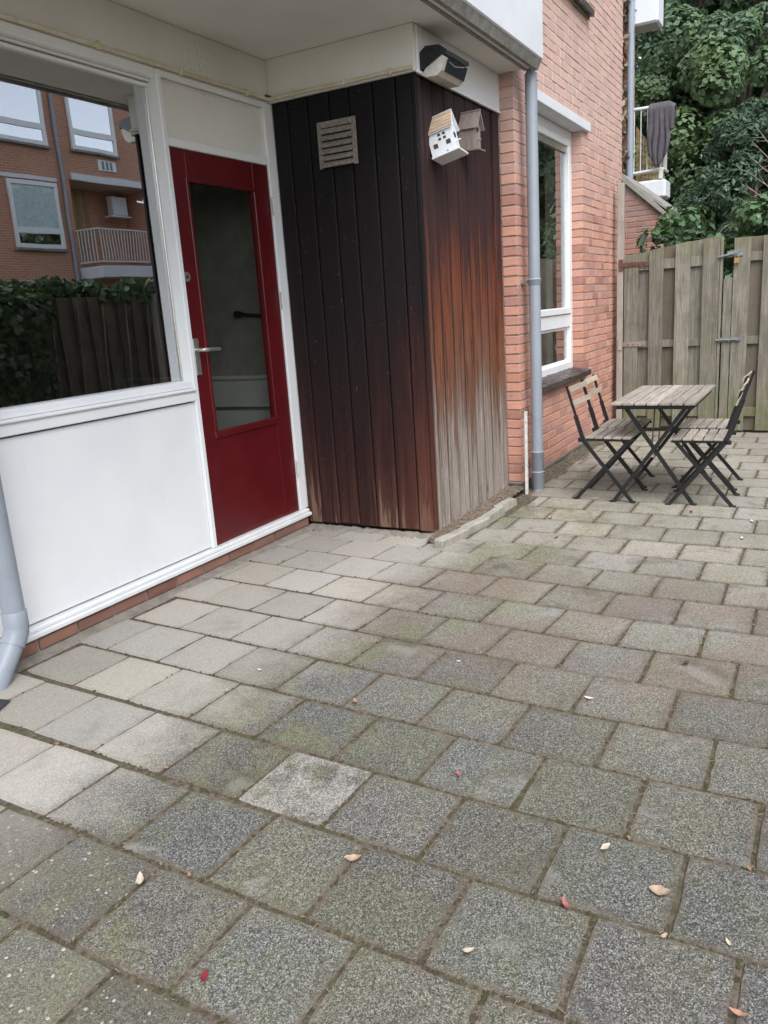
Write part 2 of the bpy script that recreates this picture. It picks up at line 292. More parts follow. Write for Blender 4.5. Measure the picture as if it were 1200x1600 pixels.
M['pvc'] = simple('grey_drain_plastic', (0.285, 0.32, 0.365), 0.42, 0.06, 4, 0.05, dirt=0.25, dirtcol=(0.20, 0.20, 0.20))
M['fence'] = wood_mat('fence_wood', (0.145, 0.133, 0.106), (0.315, 0.295, 0.245), (0.098, 0.096, 0.070), 'Z', 0.75)
M['post'] = wood_mat('post_wood', (0.27, 0.235, 0.20), (0.37, 0.335, 0.295), (0.20, 0.175, 0.15), 'Z')
M['fence_dark'] = wood_mat('fence_wood_back', (0.15, 0.125, 0.095), (0.21, 0.175, 0.135), (0.10, 0.085, 0.06), 'Z', 0.3)
M['fence_shaded'] = wood_mat('fence_wood_shaded', (0.035, 0.029, 0.023), (0.060, 0.050, 0.040), (0.03, 0.025, 0.02), 'Z', 0.3)  # shadow of the hedge put into the wood colour
M['ivy_dark'] = leaf_mat('dark_ivy_leaves', (0.010, 0.026, 0.009), (0.024, 0.052, 0.016), (0.040, 0.085, 0.024), 0.5, 0.2, 1.5)
M['slat'] = wood_mat('weathered_slat_wood', (0.27, 0.235, 0.20), (0.47, 0.42, 0.365), (0.20, 0.17, 0.145), 'X')
M['slat_new'] = wood_mat('backrest_slat_wood', (0.36, 0.30, 0.22), (0.50, 0.43, 0.34), (0.30, 0.25, 0.19), 'X')
M['coping'] = wood_mat('coping_board', (0.27, 0.26, 0.225), (0.36, 0.345, 0.305), (0.21, 0.195, 0.16), 'Y')
M['bh_wood'] = wood_mat('birdhouse_wood', (0.20, 0.155, 0.135), (0.31, 0.255, 0.225), (0.16, 0.125, 0.11), 'Z')
M['bh_roof'] = wood_mat('birdhouse_slat_roof', (0.45, 0.31, 0.20), (0.66, 0.53, 0.40), (0.36, 0.24, 0.15), 'Y')
M['bh_dark'] = simple('birdhouse_print', (0.05, 0.035, 0.035), 0.7)
M['grille'] = simple('dusty_grille', (0.23, 0.205, 0.18), 0.9, 0.35, 70, 0.6, dirt=0.7, dirtcol=(0.09, 0.08, 0.07))
M['conc'] = concrete_mat('weathered_concrete', (0.20, 0.20, 0.18), (0.33, 0.325, 0.295), (0.13, 0.135, 0.11))
M['conc_dark'] = concrete_mat('dark_footing', (0.075, 0.072, 0.062), (0.14, 0.135, 0.118), (0.055, 0.058, 0.040))
M['kerb'] = concrete_mat('kerb_concrete', (0.30, 0.285, 0.245), (0.42, 0.40, 0.35), (0.24, 0.24, 0.17))
M['joint'] = soil_mat('joint_soil', (0.062, 0.050, 0.038), (0.185, 0.150, 0.115), (0.092, 0.092, 0.050))
M['litter'] = soil_mat('litter_soil', (0.085, 0.066, 0.050), (0.24, 0.195, 0.155), (0.15, 0.12, 0.095))
M['ground'] = soil_mat('bare_ground', (0.07, 0.06, 0.045), (0.12, 0.10, 0.075), (0.06, 0.075, 0.03))
M['needle'] = simple('dry_needles', (0.27, 0.205, 0.15), 0.9, 0.4, 80)
M['moss'] = leaf_mat('moss', (0.040, 0.046, 0.016), (0.085, 0.076, 0.032), (0.075, 0.055, 0.036), 0.9, 0.1, 9)
M['glass'] = glass_mat('window_glass', 0.50, 0.0009); M['glass2'] = glass_mat('door_glass', 0.0, 0.0004, (0.92, 0.93, 0.91), 0.55); M['glass_clear'] = glass_mat('clear_glass', 0.03, 0.0, (0.93, 0.95, 0.95), 0.3); M['glass3'] = glass_mat('side_window_glass', 0.10, 0.0004)
M['glass_far'] = glass_mat('far_window_glass', 0.70, 0.0005)
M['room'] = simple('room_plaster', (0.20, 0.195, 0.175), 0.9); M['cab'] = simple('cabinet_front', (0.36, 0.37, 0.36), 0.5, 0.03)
M['curtain'] = simple('net_curtain', (0.70, 0.78, 0.78), 0.9, 0.1, 9)
M['cloth'] = simple('dark_grey_cloth', (0.085, 0.075, 0.085), 0.9, 0.2, 10, 0.3); 
M['brickface'] = facade_brick_mat()
M['rail'] = simple('pale_railing_paint', (0.62, 0.64, 0.62), 0.45, 0.06, 8)
M['bark'] = wood_mat('bark', (0.09, 0.07, 0.055), (0.16, 0.13, 0.10), (0.06, 0.05, 0.04), 'Z')
M['twig'] = simple('bare_twig_bark', (0.30, 0.26, 0.22), 0.85, 0.25, 30)
M['maple'] = leaf_mat('maple_leaves', (0.135, 0.225, 0.160), (0.220, 0.315, 0.210), (0.240, 0.345, 0.155), 0.55, 0.45, 0.6)
M['yew'] = leaf_mat('yew_needles', (0.042, 0.085, 0.052), (0.085, 0.145, 0.080), (0.070, 0.120, 0.066), 0.5, 0.15, 0.9)
M['ivy'] = leaf_mat('ivy_leaves', (0.036, 0.082, 0.036), (0.085, 0.155, 0.070), (0.105, 0.195, 0.080), 0.32, 0.2, 1.5)
M['dry'] = leaf_mat('dry_creeper_leaves', (0.16, 0.085, 0.055), (0.48, 0.38, 0.30), (0.22, 0.14, 0.10), 0.8, 0.2, 4)
M['lath'] = simple('white_lath_paint', (0.68, 0.66, 0.62), 0.7, 0.1, 12, 0.3, dirt=0.9, dirtcol=(0.10, 0.085, 0.07))
M['bamboo'] = wood_mat('bamboo_screen', (0.30, 0.20, 0.10), (0.44, 0.31, 0.17), (0.20, 0.13, 0.07), 'Z')
def solid(name, c, rough=0.7): return simple(name, c, rough, 0.18, 90, 0.2)
LEAFC = {'red': solid('red_leaf', (0.20, 0.018, 0.030), 0.5), 'pink': solid('pink_leaf', (0.33, 0.115, 0.105)), 'tan': solid('tan_leaf', (0.36, 0.265, 0.185)),
         'pale': solid('pale_leaf', (0.48, 0.41, 0.32)), 'brown': solid('brown_leaf', (0.30, 0.185, 0.11)), 'salmon': solid('salmon_leaf', (0.40, 0.215, 0.145)), 'white': solid('bleached_leaf', (0.58, 0.55, 0.48)), 'dark': solid('dark_leaf', (0.07, 0.055, 0.045))}

# ------------------------------------------------------------------ mesh helpers
ORG = {}
class MB:
    def __init__(s): s.v = []; s.f = []; s.fm = []; s.sm = []
    def add(s, vs, fs, mi=0, smooth=False, T=None):
        o = len(s.v)
        s.v += [tuple(T @ Vector(v)) if T is not None else tuple(v) for v in vs]
        s.f += [tuple(i+o for i in f) for f in fs]; s.fm += [mi]*len(fs); s.sm += [smooth]*len(fs); return s
    def box(s, a, b, ch=0.002, mi=0, T=None):
        lo = [min(p, q) for p, q in zip(a, b)]; hi = [max(p, q) for p, q in zip(a, b)]
        ch = min(ch, 0.3*min(h-l for l, h in zip(lo, hi)))
        if ch <= 0:
            vs = [(x, y, z) for x in (lo[0], hi[0]) for y in (lo[1], hi[1]) for z in (lo[2], hi[2])]
            return s.add(vs, [(0, 1, 3, 2), (4, 6, 7, 5), (0, 4, 5, 1), (2, 3, 7, 6), (0, 2, 6, 4), (1, 5, 7, 3)], mi, False, T)
        vs = []; idx = {}
        for cx in (0, 1):
            for cy in (0, 1):
                for cz in (0, 1):
                    c = (cx, cy, cz); P = [hi[k] if c[k] else lo[k] for k in range(3)]; D = [-ch if c[k] else ch for k in range(3)]
                    for ax in range(3):
                        q = [P[k]+(D[k] if k != ax else 0) for k in range(3)]; idx[(c, ax)] = len(vs); vs.append(q)
        fs = []
        for ax in range(3):
            u, w = [k for k in range(3) if k != ax]
            for sgn in (0, 1):
                loop = []
                for cu, cw in ((0, 0), (1, 0), (1, 1), (0, 1)):
                    c = [0, 0, 0]; c[ax] = sgn; c[u] = cu; c[w] = cw; loop.append(idx[(tuple(c), ax)])
                fs.append(loop)
        for ax in range(3):
            u, w = [k for k in range(3) if k != ax]
            for cu in (0, 1):
                for cw in (0, 1):
                    c0 = [0, 0, 0]; c0[u] = cu; c0[w] = cw; c1 = list(c0); c1[ax] = 1; c0 = tuple(c0); c1 = tuple(c1)
                    fs.append([idx[(c0, u)], idx[(c1, u)], idx[(c1, w)], idx[(c0, w)]])
        for c in [(x, y, z) for x in (0, 1) for y in (0, 1) for z in (0, 1)]:
            fs.append([idx[(c, 0)], idx[(c, 1)], idx[(c, 2)]])
        cen = Vector([(l+h)/2 for l, h in zip(lo, hi)])
        out = []
        for f in fs:
            a0, b0, c0 = (Vector(vs[i]) for i in f[:3]); nrm = (b0-a0).cross(c0-a0); mid = sum((Vector(vs[i]) for i in f), Vector())/len(f)
            out.append(f if nrm.dot(mid-cen) > 0 else f[::-1])
        return s.add(vs, out, mi, False, T)
    def tube(s, pts, r, n=8, caps=True, mi=0, flat=1.0, T=None, updir=None):
        pts = [Vector(p) for p in pts]; rr = r if isinstance(r, (list, tuple)) else [r]*len(pts)
        rings = []; prev = None
        for i, p in enumerate(pts):
            d = (pts[min(i+1, len(pts)-1)]-pts[max(i-1, 0)]).normalized()
            if prev is None:
                up = Vector(updir) if updir else (Vector((0, 0, 1)) if abs(d.z) < 0.9 else Vector((1, 0, 0)))
            else: up = prev
            a = (up - d*up.dot(d)).normalized(); b = d.cross(a); prev = a
            rings.append([p+a*(math.cos(2*math.pi*k/n)*rr[i])+b*(math.sin(2*math.pi*k/n)*rr[i]*flat) for k in range(n)])
        vs = [q for rg in rings for q in rg]; fs = []
        for i in range(len(pts)-1):
            for k in range(n): fs.append((i*n+k, i*n+(k+1) % n, (i+1)*n+(k+1) % n, (i+1)*n+k))
        s.add(vs, fs, mi, n > 6, T)
        if caps: s.add(rings[0], [tuple(range(n))[::-1]], mi, False, T); s.add(rings[-1], [tuple(range(n))], mi, False, T)
        return s
    def prism(s, poly, d, mi=0, T=None):   # poly: list of 3D points, extruded by vector d
        n = len(poly); P = [Vector(p) for p in poly]; d = Vector(d); vs = P+[p+d for p in P]
        fs = [tuple(range(n)), tuple(range(2*n-1, n-1, -1))]+[(i+n, (i+1) % n+n, (i+1) % n, i) for i in range(n)]
        nr = (P[1]-P[0]).cross(P[2]-P[0])
        if nr.dot(d) > 0: fs = [f[::-1] for f in fs]
        return s.add(vs, fs, mi, False, T)
    def mesh(s, name, mats, off=(0, 0, 0)):
        me = bpy.data.meshes.new(name); o = Vector(off)
        me.from_pydata([tuple(Vector(v)-o) for v in s.v], [], s.f)
        for mt in (mats if isinstance(mats, (list, tuple)) else [mats]): me.materials.append(mt)
        me.polygons.foreach_set('material_index', s.fm); me.polygons.foreach_set('use_smooth', s.sm); me.update(); return me
    def build(s, name, mats, parent=None, local=False):
        off = (0, 0, 0)
        if parent is not None and not local: off = ORG.get(parent.name, (0, 0, 0))
        o = bpy.data.objects.new(name, s.mesh(name, mats, off)); COL.objects.link(o)
        if parent is not None: o.parent = parent
        if parent is not None: ORG[o.name] = ORG.get(parent.name, (0, 0, 0)) if not local else (0, 0, 0)
        return o
def tag(o, label, cat=None, group=None, kind=None):
    if label: o['label'] = label
    if cat: o['category'] = cat
    if group: o['group'] = group
    if kind: o['kind'] = kind
    return o
def thing(name, loc, label, cat, group=None, rz=0.0):
    o = bpy.data.objects.new(name, None); COL.objects.link(o); o.location = loc; o.rotation_euler = (0, 0, rz); o.empty_display_size = 0.1
    ORG[o.name] = tuple(loc); return tag(o, label, cat, group)
def place(name, me, loc, parent, rot=(0, 0, 0), sc=(1, 1, 1)):
    o = bpy.data.objects.new(name, me); COL.objects.link(o); g = ORG.get(parent.name, (0, 0, 0))
    o.parent = parent; o.location = [a-b for a, b in zip(loc, g)]; o.rotation_euler = rot; o.scale = sc; return o
def copy_tree(o, parent=None):
    c = o.copy(); COL.objects.link(c)
    if parent is not None: c.parent = parent
    for ch in list(o.children): copy_tree(ch, c)
    return c
def np_mesh(name, V, F, mat, parent=None, smooth=False):
    """V (n,3), F (m,k) with one k"""
    me = bpy.data.meshes.new(name); k = F.shape[1]
    if parent is not None: V = V - np.array(ORG.get(parent.name, (0, 0, 0)))
    me.vertices.add(len(V)); me.vertices.foreach_set('co', V.astype(np.float32).ravel())
    me.loops.add(F.size); me.loops.foreach_set('vertex_index', F.astype(np.int32).ravel())
    me.polygons.add(len(F)); me.polygons.foreach_set('loop_start', np.arange(0, F.size, k, dtype=np.int32)); me.polygons.foreach_set('loop_total', np.full(len(F), k, np.int32))
    me.materials.append(mat); me.update(calc_edges=True)
    if smooth: me.polygons.foreach_set('use_smooth', [True]*len(F))
    o = bpy.data.objects.new(name, me); COL.objects.link(o)
    if parent is not None: o.parent = parent
    return o
CF = np.array(AF); CX = np.array(AX); CD = np.array(AD)
def px(P):
    q = np.asarray(P, float)-np.array([0, 0, 1.4]); zf = q@CF
    return 600+1245.76*(q@CX)/zf, 800+1245.76*(q@CD)/zf, zf
def score(P, margin=40):     # apparent size of a piece at P, 0 when it falls outside the frame
    u, v, zf = px(P)
    if zf < 0.2 or not (-margin < u < 1200+margin and -margin < v < 1600+margin): return 0
    return 1/zf

# ------------------------------------------------------------------ ground and paving
g = MB(); g.add([(-70, -70, -0.03), (70, -70, -0.03), (70, 70, -0.03), (-70, 70, -0.03)], [(0, 1, 2, 3)])
tag(g.build('ground', M['ground']), 'bare brown ground around the yard', kind='structure')

def rough_sheet(x0, x1, y0, y1, zf, step, amp, fx=None):
    nx = max(2, int((x1-x0)/step)); ny = max(2, int((y1-y0)/step))
    X, Y = np.meshgrid(np.linspace(x0, x1, nx), np.linspace(y0, y1, ny), indexing='ij')
    Z = zf(X, Y)+rng.normal(0, amp, X.shape)
    V = np.stack([X, Y, Z], -1).reshape(-1, 3); i = np.arange(nx*ny).reshape(nx, ny)
    F = np.stack([i[:-1, :-1], i[1:, :-1], i[1:, 1:], i[:-1, 1:]], -1).reshape(-1, 4); return V, F

pave = thing('paving', (0, 0, 0), 'weathered grey concrete paving slabs laid in staggered rows across the yard', None)
del_keys = [k for k in pave.keys() if k == 'category']
pave['kind'] = 'structure'
jb = MB(); jb.add([(-2, -1.99, -0.0036), (8.6, -1.99, -0.0036), (8.6, 2.1, -0.0036), (4.4, 3.0, -0.0036), (-2, 3.0, -0.0036)], [(0, 1, 2, 3, 4)])
jb.build('joint_bed', M['joint'], pave)['kind'] = 'stuff'

def slab_mesh(k, mat):
    r = random.Random(100+k); a, b = 0.1475, 0.1505; n = 6; ring = []
    for (x0, y0, x1, y1) in ((-a, -b, a, -b), (a, -b, a, b), (a, b, -a, b), (-a, b, -a, -b)):
        for i in range(n):
            t = i/n; x = x0+(x1-x0)*t; y = y0+(y1-y0)*t; c = 1.0-(0.010+0.016*r.random() if i == 0 else 0.0)-0.010*r.random()*(i > 0)
            if r.random() < 0.09: c -= 0.028
            ring.append((x*c, y*c))
    N = len(ring); vs = []
    for x, y in ring: vs.append((x*0.978, y*0.978, 0.0))
    for x, y in ring: vs.append((x*0.993, y*0.993, -0.0030-0.0025*r.random()))
    for x, y in ring: vs.append((x, y, -0.03))
    fs = [tuple(range(N))]
    for q in (0, 1):
        for i in range(N): fs.append((q*N+i, (q+1)*N+i, (q+1)*N+(i+1) % N, q*N+(i+1) % N))
    b_ = MB(); b_.add(vs, fs, 0, False); return b_.mesh('paving_slab', mat)
SV = [slab_mesh(k, M['slab']) for k in range(7)]; SPALE = slab_mesh(20, M['slab_pale']); SPEB = [slab_mesh(30+k, M['slab_peb']) for k in range(3)]
def skew(X, Y):
    w = np.interp(X, [0.6, 0.95, 1.3, 1.9, 2.5, 3.4, 3.95, 4.35, 4.6], [0.2, 0.25, 0.35, 0.75, 0.95, 1.35, 1.4, 0.6, 0.0])
    return 0.06*max(0.0, Y-0.7)*w
def ymax(X):
    if X < 4.26: return 2.975
    if X < 5.40: return 1.905-(X-4.12)*0.09
    return 1.875
cands = []
for k in range(-7, 26):
    X0 = 0.97+0.303*(k-0); X1 = X0+0.303; Xc = (X0+X1)/2
    if X0 > 8.4: break
    drift = -0.010*max(0, k-5)
    base = (0.235 if k % 2 == 0 else 0.083)+drift
    js = [base+0.311*i for i in range(-8, 5)]
    y = js[-1]
    js = [j for j in js if j < 1.66]
    while js[-1]+0.322 < ymax(Xc)+0.32: js.append(js[-1]+0.322)
    lim = ymax(Xc)
    for a, b in zip(js[:-1], js[1:]):
        if a > lim-0.04: continue
        if b > lim: b = lim
        if b < -1.95: continue
        cands.append((k, X0, X1, a, b))
out = []
for (k, X0, X1, a, b) in cands:
    yc = (a+b)/2; xc = (X0+X1)/2+skew((X0+X1)/2, yc)
    ang = -(skew((X0+X1)/2, yc+0.1)-skew((X0+X1)/2, yc-0.1))/0.2
    gp_ = float(np.interp(xc, [1.6, 3.2], [0.0068, 0.0044])) if yc < 1.9 else 0.0040; sx = (X1-X0-gp_)/0.295; sy = (b-a-gp_)/0.301
    if xc+0.15 > 4.285 and yc > 1.9: sx *= 0.93
    key = score((xc, yc, 0), 130)
    out.append((key, xc, yc, ang, sx, sy, k, a))
out.sort(key=lambda q: -q[0])
restV, restF, ro = [], [], 0
for i, (key, xc, yc, ang, sx, sy, k, a) in enumerate(out):
    r = random.Random(i*17+3)
    me = SV[r.randrange(7)]; lab = None
    if k == 2 and abs(a-1.168) < 0.12: me = SPALE; lab = 'slab bleached almost white'
    if (k == 0 and yc > 1.5) or (k == -1 and yc > 1.15) or (k == -2): me = SPEB[r.randrange(3)]
    dz = r.uniform(-0.0020, 0.0020); rx = rad(r.uniform(-0.35, 0.35)); ry = rad(r.uniform(-0.35, 0.35)); flip = r.choice((0, math.pi))
    da = ang+rad(r.uniform(-0.5, 0.5))
    if key > 0 and i < 300:
        o = place('paving_slab', me, (xc+r.uniform(-.002, .002), yc, dz), pave, (rx, ry, da+flip), (sx, sy, 1))
        if lab: o['label'] = lab
    else:
        T = Matrix.Translation((xc, yc, dz)) @ Euler((rx, ry, da)).to_matrix().to_4x4() @ Matrix.Diagonal((sx, sy, 1, 1))
        sm = SV[r.randrange(7)]; restV += [tuple(T @ v.co) for v in sm.vertices]; restF += [tuple(x+ro for x in p.vertices) for p in sm.polygons]; ro = len(restV)
if restV:
    b_ = MB(); b_.add(restV, restF); b_.build('paving_slabs', M['slab'], pave)['kind'] = 'stuff'

# moss and crumbs in the joints
def blobs(pts, sizes, name, mat, flat=0.5, parent=None):
    base = np.array([(1, 0, 0), (0.3, 0.95, 0), (-0.8, 0.6, 0), (-0.8, -0.6, 0), (0.3, -0.95, 0), (0, 0, 1)], float)
    fc = np.array([(0, 1, 5), (1, 2, 5), (2, 3, 5), (3, 4, 5), (4, 0, 5)])
    n = len(pts); a = rng.uniform(0, 6.28, n); ca, sa = np.cos(a), np.sin(a)
    B = base[None]*rng.uniform(0.6, 1.3, (n, 6, 1)); s = np.asarray(sizes)[:, None]
    Vx = (B[:, :, 0]*ca[:, None]-B[:, :, 1]*sa[:, None])*s+pts[:, 0:1]; Vy = (B[:, :, 0]*sa[:, None]+B[:, :, 1]*ca[:, None])*s+pts[:, 1:2]; Vz = B[:, :, 2]*s*flat+pts[:, 2:3]
    V = np.stack([Vx, Vy, Vz], -1).reshape(-1, 3); F = (fc[None]+6*np.arange(n)[:, None, None]).reshape(-1, 3)
    return np_mesh(name, V, F, mat, parent)
mp = []
for (key, xc, yc, ang, sx, sy, k, a) in out:
    if key <= 0.12: continue
    cov = (1.0 if yc < 2.0 else 0.25)*min(1.0, key*2.2)
    for side in (0, 1):
        n = int(rng.integers(10, 46)*cov)
        for _ in range(n):
            t = rng.beta(0.6, 0.6)-0.5
            if side == 0: u, v = -0.1515+rng.normal(0, 0.0035), t*0.3*sy
            else: u, v = t*0.3, -0.1545*sy+rng.normal(0, 0.0035)
            mp.append((xc+u*math.cos(ang)-v*math.sin(ang), yc+u*math.sin(ang)+v*math.cos(ang), -0.005+rng.uniform(0, 0.004)))
mp = np.array(mp)
tag(blobs(mp, rng.uniform(0.0025, 0.0075, len(mp)), 'moss', M['moss'], 0.9), 'moss and dirt crumbs filling the paving joints', 'moss', kind='stuff')

# ------------------------------------------------------------------ apartment building
bld = thing('apartment_building', (4.0, 3.1, 0), 'red brick apartment building with white framed front under a balcony slab', 'building')
WY = 1.96
def brick_mesh(k, L, mat, Hh=0.0580, D=0.105):
    r = random.Random(500+k); b_ = MB(); ch = 0.0035
    b_.box((-L/2, 0, -Hh/2), (L/2, D, Hh/2), ch)
    b_.v = [(x+r.uniform(-.0018, .0018), y+(r.uniform(-.0016, .0016) if y < 0.02 else 0), z+r.uniform(-.0018, .0018)) for x, y, z in b_.v]
    return b_.mesh('brick', mat)
PITCH = 0.068; JN = 0.0105
def lay_course(x0, x1, seed, first=None):
    r = random.Random(seed); x = x0; res = []; n = 0
    while x < x1-0.03:
        L = 0.2145 if r.random() < 0.72 else 0.103
        if n == 0: L = first if first else r.choice((0.2145, 0.103, 0.16))
        if x1-(x+L) < 0.07: L = x1-x
        res.append((x+L/2, L)); x += L+JN; n += 1
    return res
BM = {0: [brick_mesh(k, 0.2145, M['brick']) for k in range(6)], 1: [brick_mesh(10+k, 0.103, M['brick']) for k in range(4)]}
wall = MB()
WX0, WX1, OX0, OX1, OZ0, OZ1, ZT = 5.63, 8.905, 6.0, 7.385, 0.735, 2.775, 5.9
yb, yk = WY+0.0035, 2.30
for (x0, x1, z0, z1) in ((WX0+.008, OX0-.006, 0.06, ZT), (OX1+.006, WX1-.006, 0.06, ZT), (OX0-.006, OX1+.006, 0.06, OZ0-.03), (OX0-.006, OX1+.006, OZ1+.09, ZT)):
    wall.box((x0, yb, z0), (x1, yk, z1), 0)
bw = wall.build('brick_wall', M['mortar'], bld)
pieces = []; nc = int((ZT-0.07)/PITCH)
for c in range(nc):
    z = 0.072+PITCH*(c+0.5)
    segs = [(WX0, WX1)]
    if OZ0-0.03 < z < OZ1: segs = [(WX0, OX0), (OX1, WX1)]
    elif OZ1 <= z < OZ1+0.085: segs = [(WX0, 5.95), (7.53, WX1)]
    elif 3.66 < z < 3.75: segs = [(WX0, 6.15), (7.56, WX1)]
    elif 3.75 <= z < 5.2: segs = [(WX0, 6.2), (7.5, WX1)]
    for si, (a, b) in enumerate(segs):
        for (xc, L) in lay_course(a, b, c*31+si*7+1, first=(0.2145 if (c+si) % 2 else 0.103) if si == 0 else (0.103 if c % 2 else 0.2145)):
            pieces.append((score((xc, WY, z)), xc, z, L))
pieces.sort(key=lambda q: -q[0])
def put_bricks(pieces, parent, y, limit, fx, mat, face_x=False):
    rv, rf, ro = [], [], 0
    for i, (key, xc, z, L) in enumerate(pieces):
        r = random.Random(i*13+5); fam = 1 if L < 0.14 else 0
        me = BM[fam][r.randrange(len(BM[fam]))]; s = L/(0.103 if fam else 0.2145)
        loc = (xc, y+r.uniform(-.0015, .0015), z+r.uniform(-.0015, .0015)); rot = (0, rad(r.uniform(-.5, .5)), rad(r.uniform(-.25, .25)))
        if key > 0 and i < limit: place('brick', me, loc, parent, rot, (s, 1, 1))
        else:
            T = Matrix.Translation(loc) @ Euler(rot).to_matrix().to_4x4() @ Matrix.Diagonal((s, 1, 1, 1))
            rv += [tuple(T @ v.co) for v in me.vertices]; rf += [tuple(q+ro for q in p.vertices) for p in me.polygons]; ro = len(rv)
    if rv:
        b_ = MB(); b_.add(rv, rf); b_.build('bricks', mat, parent)['kind'] = 'stuff'
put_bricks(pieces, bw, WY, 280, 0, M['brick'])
# dirt-stained concrete foot of the wall
ft = MB()
ft.prism([(5.64, 1.952, -0.02), (5.64, 1.952, 0.066), (5.64, 2.1, 0.066), (5.64, 2.1, -0.02)], (3.25, 0, 0)); ft.build('wall_footing', M['conc_dark'], bld)
V, F = rough_sheet(5.80, 8.5, 1.84, 1.953, lambda X, Y: -0.008+np.clip((X-5.8)/.15, 0, 1)*np.clip((Y-1.865)/0.08, 0, 1)*0.055+0.012*np.sin(X*9+Y*4), 0.02, 0.004)
tag(np_mesh('dirt_strip', V, F, M['joint']), 'dark mossy dirt strip along the foot of the brick wall', 'dirt', kind='stuff')

# lintel, window, sill in the brick wall
lt = MB(); lt.box((5.95, 1.925, 2.775), (7.53, 2.29, 2.85), 0.004); lt.build('window_lintel', M['white_ext'], bld)
def casement_window(parent, x0, x1, z0, z1, zm, y, glass, mats, splits=True):
    fr = MB(); d = 0.07; t = 0.068
    fr.box((x0, y, z0), (x0+t, y+d, z1), .004); fr.box((x1-t, y, z0), (x1, y+d, z1), .004)
    fr.box((x0+t, y, z1-t), (x1-t, y+d, z1), .004); fr.box((x0+t, y, z0), (x1-t, y+d, z0+t), .004)
    fr.box((x0+t, y+.002, zm-.055), (x1-t, y+d, zm+.055), .004)
    w = fr.build('window', mats, parent)
    s = MB(); t2 = 0.055; a0, a1, b0, b1 = x0+t+.004, x1-t-.004, zm+.059, z1-t-.004
    for q in (((a0, b0), (a0+t2, b1)), ((a1-t2, b0), (a1, b1)), ((a0+t2, b0), (a1-t2, b0+t2)), ((a0+t2, b1-t2), (a1-t2, b1))):
        s.box((q[0][0], y-.012, q[0][1]), (q[1][0], y+.05, q[1][1]), .005)
    s.build('sash', mats, w)
    v = MB(); v.box((a0+t2, y+.006, b1-t2-.05), (a1-t2, y+.02, b1-t2-.002), .003); v.build('vent_strip', M['steel'], w)
    b = MB()
    for (c0, c1, e0, e1) in ((x0+t, x1-t, z0+t, zm-.055),):
        b.box((c0, y+.02, e0), (c0+.022, y+.05, e1), .003); b.box((c1-.022, y+.02, e0), (c1, y+.05, e1), .003); b.box((c0+.022, y+.02, e0), (c1-.022, y+.05, e0+.022), .003); b.box((c0+.022, y+.02, e1-.022), (c1-.022, y+.05, e1), .003)
    b.build('glazing_bead', mats, w)
    p = MB(); p.box((a0+t2-.005, y+.026, b0+t2-.005), (a1-t2+.005, y+.034, b1-t2+.005), 0); p.build('pane', glass, w)
    p = MB(); p.box((x0+t+.018, y+.030, z0+t+.018), (x1-t-.018, y+.038, zm-.073), 0); p.build('pane', glass, w)
    return w
casement_window(bld, 6.0, 7.383, 0.765, 2.772, 1.20, 2.055, M['glass3'], M['upvc'])
sl = MB(); sl.prism([(5.9, 1.93, 0.69), (5.9, 1.93, 0.715), (5.9, 2.16, 0.762), (5.9, 2.16, 0.69)], (1.56, 0, 0))
sill = sl.build('window_sill', M['mortar_grey'], bld)
sb = [brick_mesh(40+k, 0.052, M['brick_glaze'], 0.05, 0.19) for k in range(3)]
x = 5.93
while x < 7.46:
    place('sill_brick', random.choice(sb), (x, 1.898, 0.722+random.uniform(-.002, .002)), sill, (rad(10), 0, 0)); x += 0.0615
# interior behind the side window
rm = MB(); 
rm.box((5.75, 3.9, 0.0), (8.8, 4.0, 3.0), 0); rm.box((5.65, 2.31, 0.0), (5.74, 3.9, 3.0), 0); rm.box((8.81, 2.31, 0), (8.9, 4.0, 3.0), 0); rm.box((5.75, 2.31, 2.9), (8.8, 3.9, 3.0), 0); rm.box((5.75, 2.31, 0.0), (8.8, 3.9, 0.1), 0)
rm.build('side_room', M['room'], bld)
cu = MB(); n = 40
vs = []; fs = []
for i in range(n):
    xx = 7.05+0.30*i/(n-1); yy = 2.36+0.018*math.sin(i*1.3); vs += [(xx, yy, 0.8), (xx, yy, 2.7)]
for i in range(n-1): fs.append((2*i, 2*i+2, 2*i+3, 2*i+1))
cu.add(vs, fs, 0, True); cu.build('curtain', M['curtain'], bld)
# upper window of the brick wall (its sill shows at the top)
us = MB(); us.prism([(6.15, 1.94, 3.665), (6.15, 1.94, 3.70), (6.15, 2.12, 3.745), (6.15, 2.12, 3.665)], (1.41, 0, 0)); usl = us.build('window_sill', M['mortar_grey'], bld)
x = 6.18
while x < 7.55:
    place('sill_brick', random.choice(sb), (x, 1.90, 3.70), usl, (rad(10), 0, 0)); x += 0.0615
casement_window(bld, 6.2, 7.5, 3.745, 5.2, 4.15, 2.055, M['glass3'], M['upvc'])
# rest of the block: upper wall behind balcony, back mass
bk = MB(); bk.box((-3.0, 3.12, 3.30), (5.62, 3.4, 5.9), 0); bk.box((-3, 3.4, 2.95), (8.9, 8.0, 5.9), 0); bk.build('upper_wall', M['brickface'], bld)
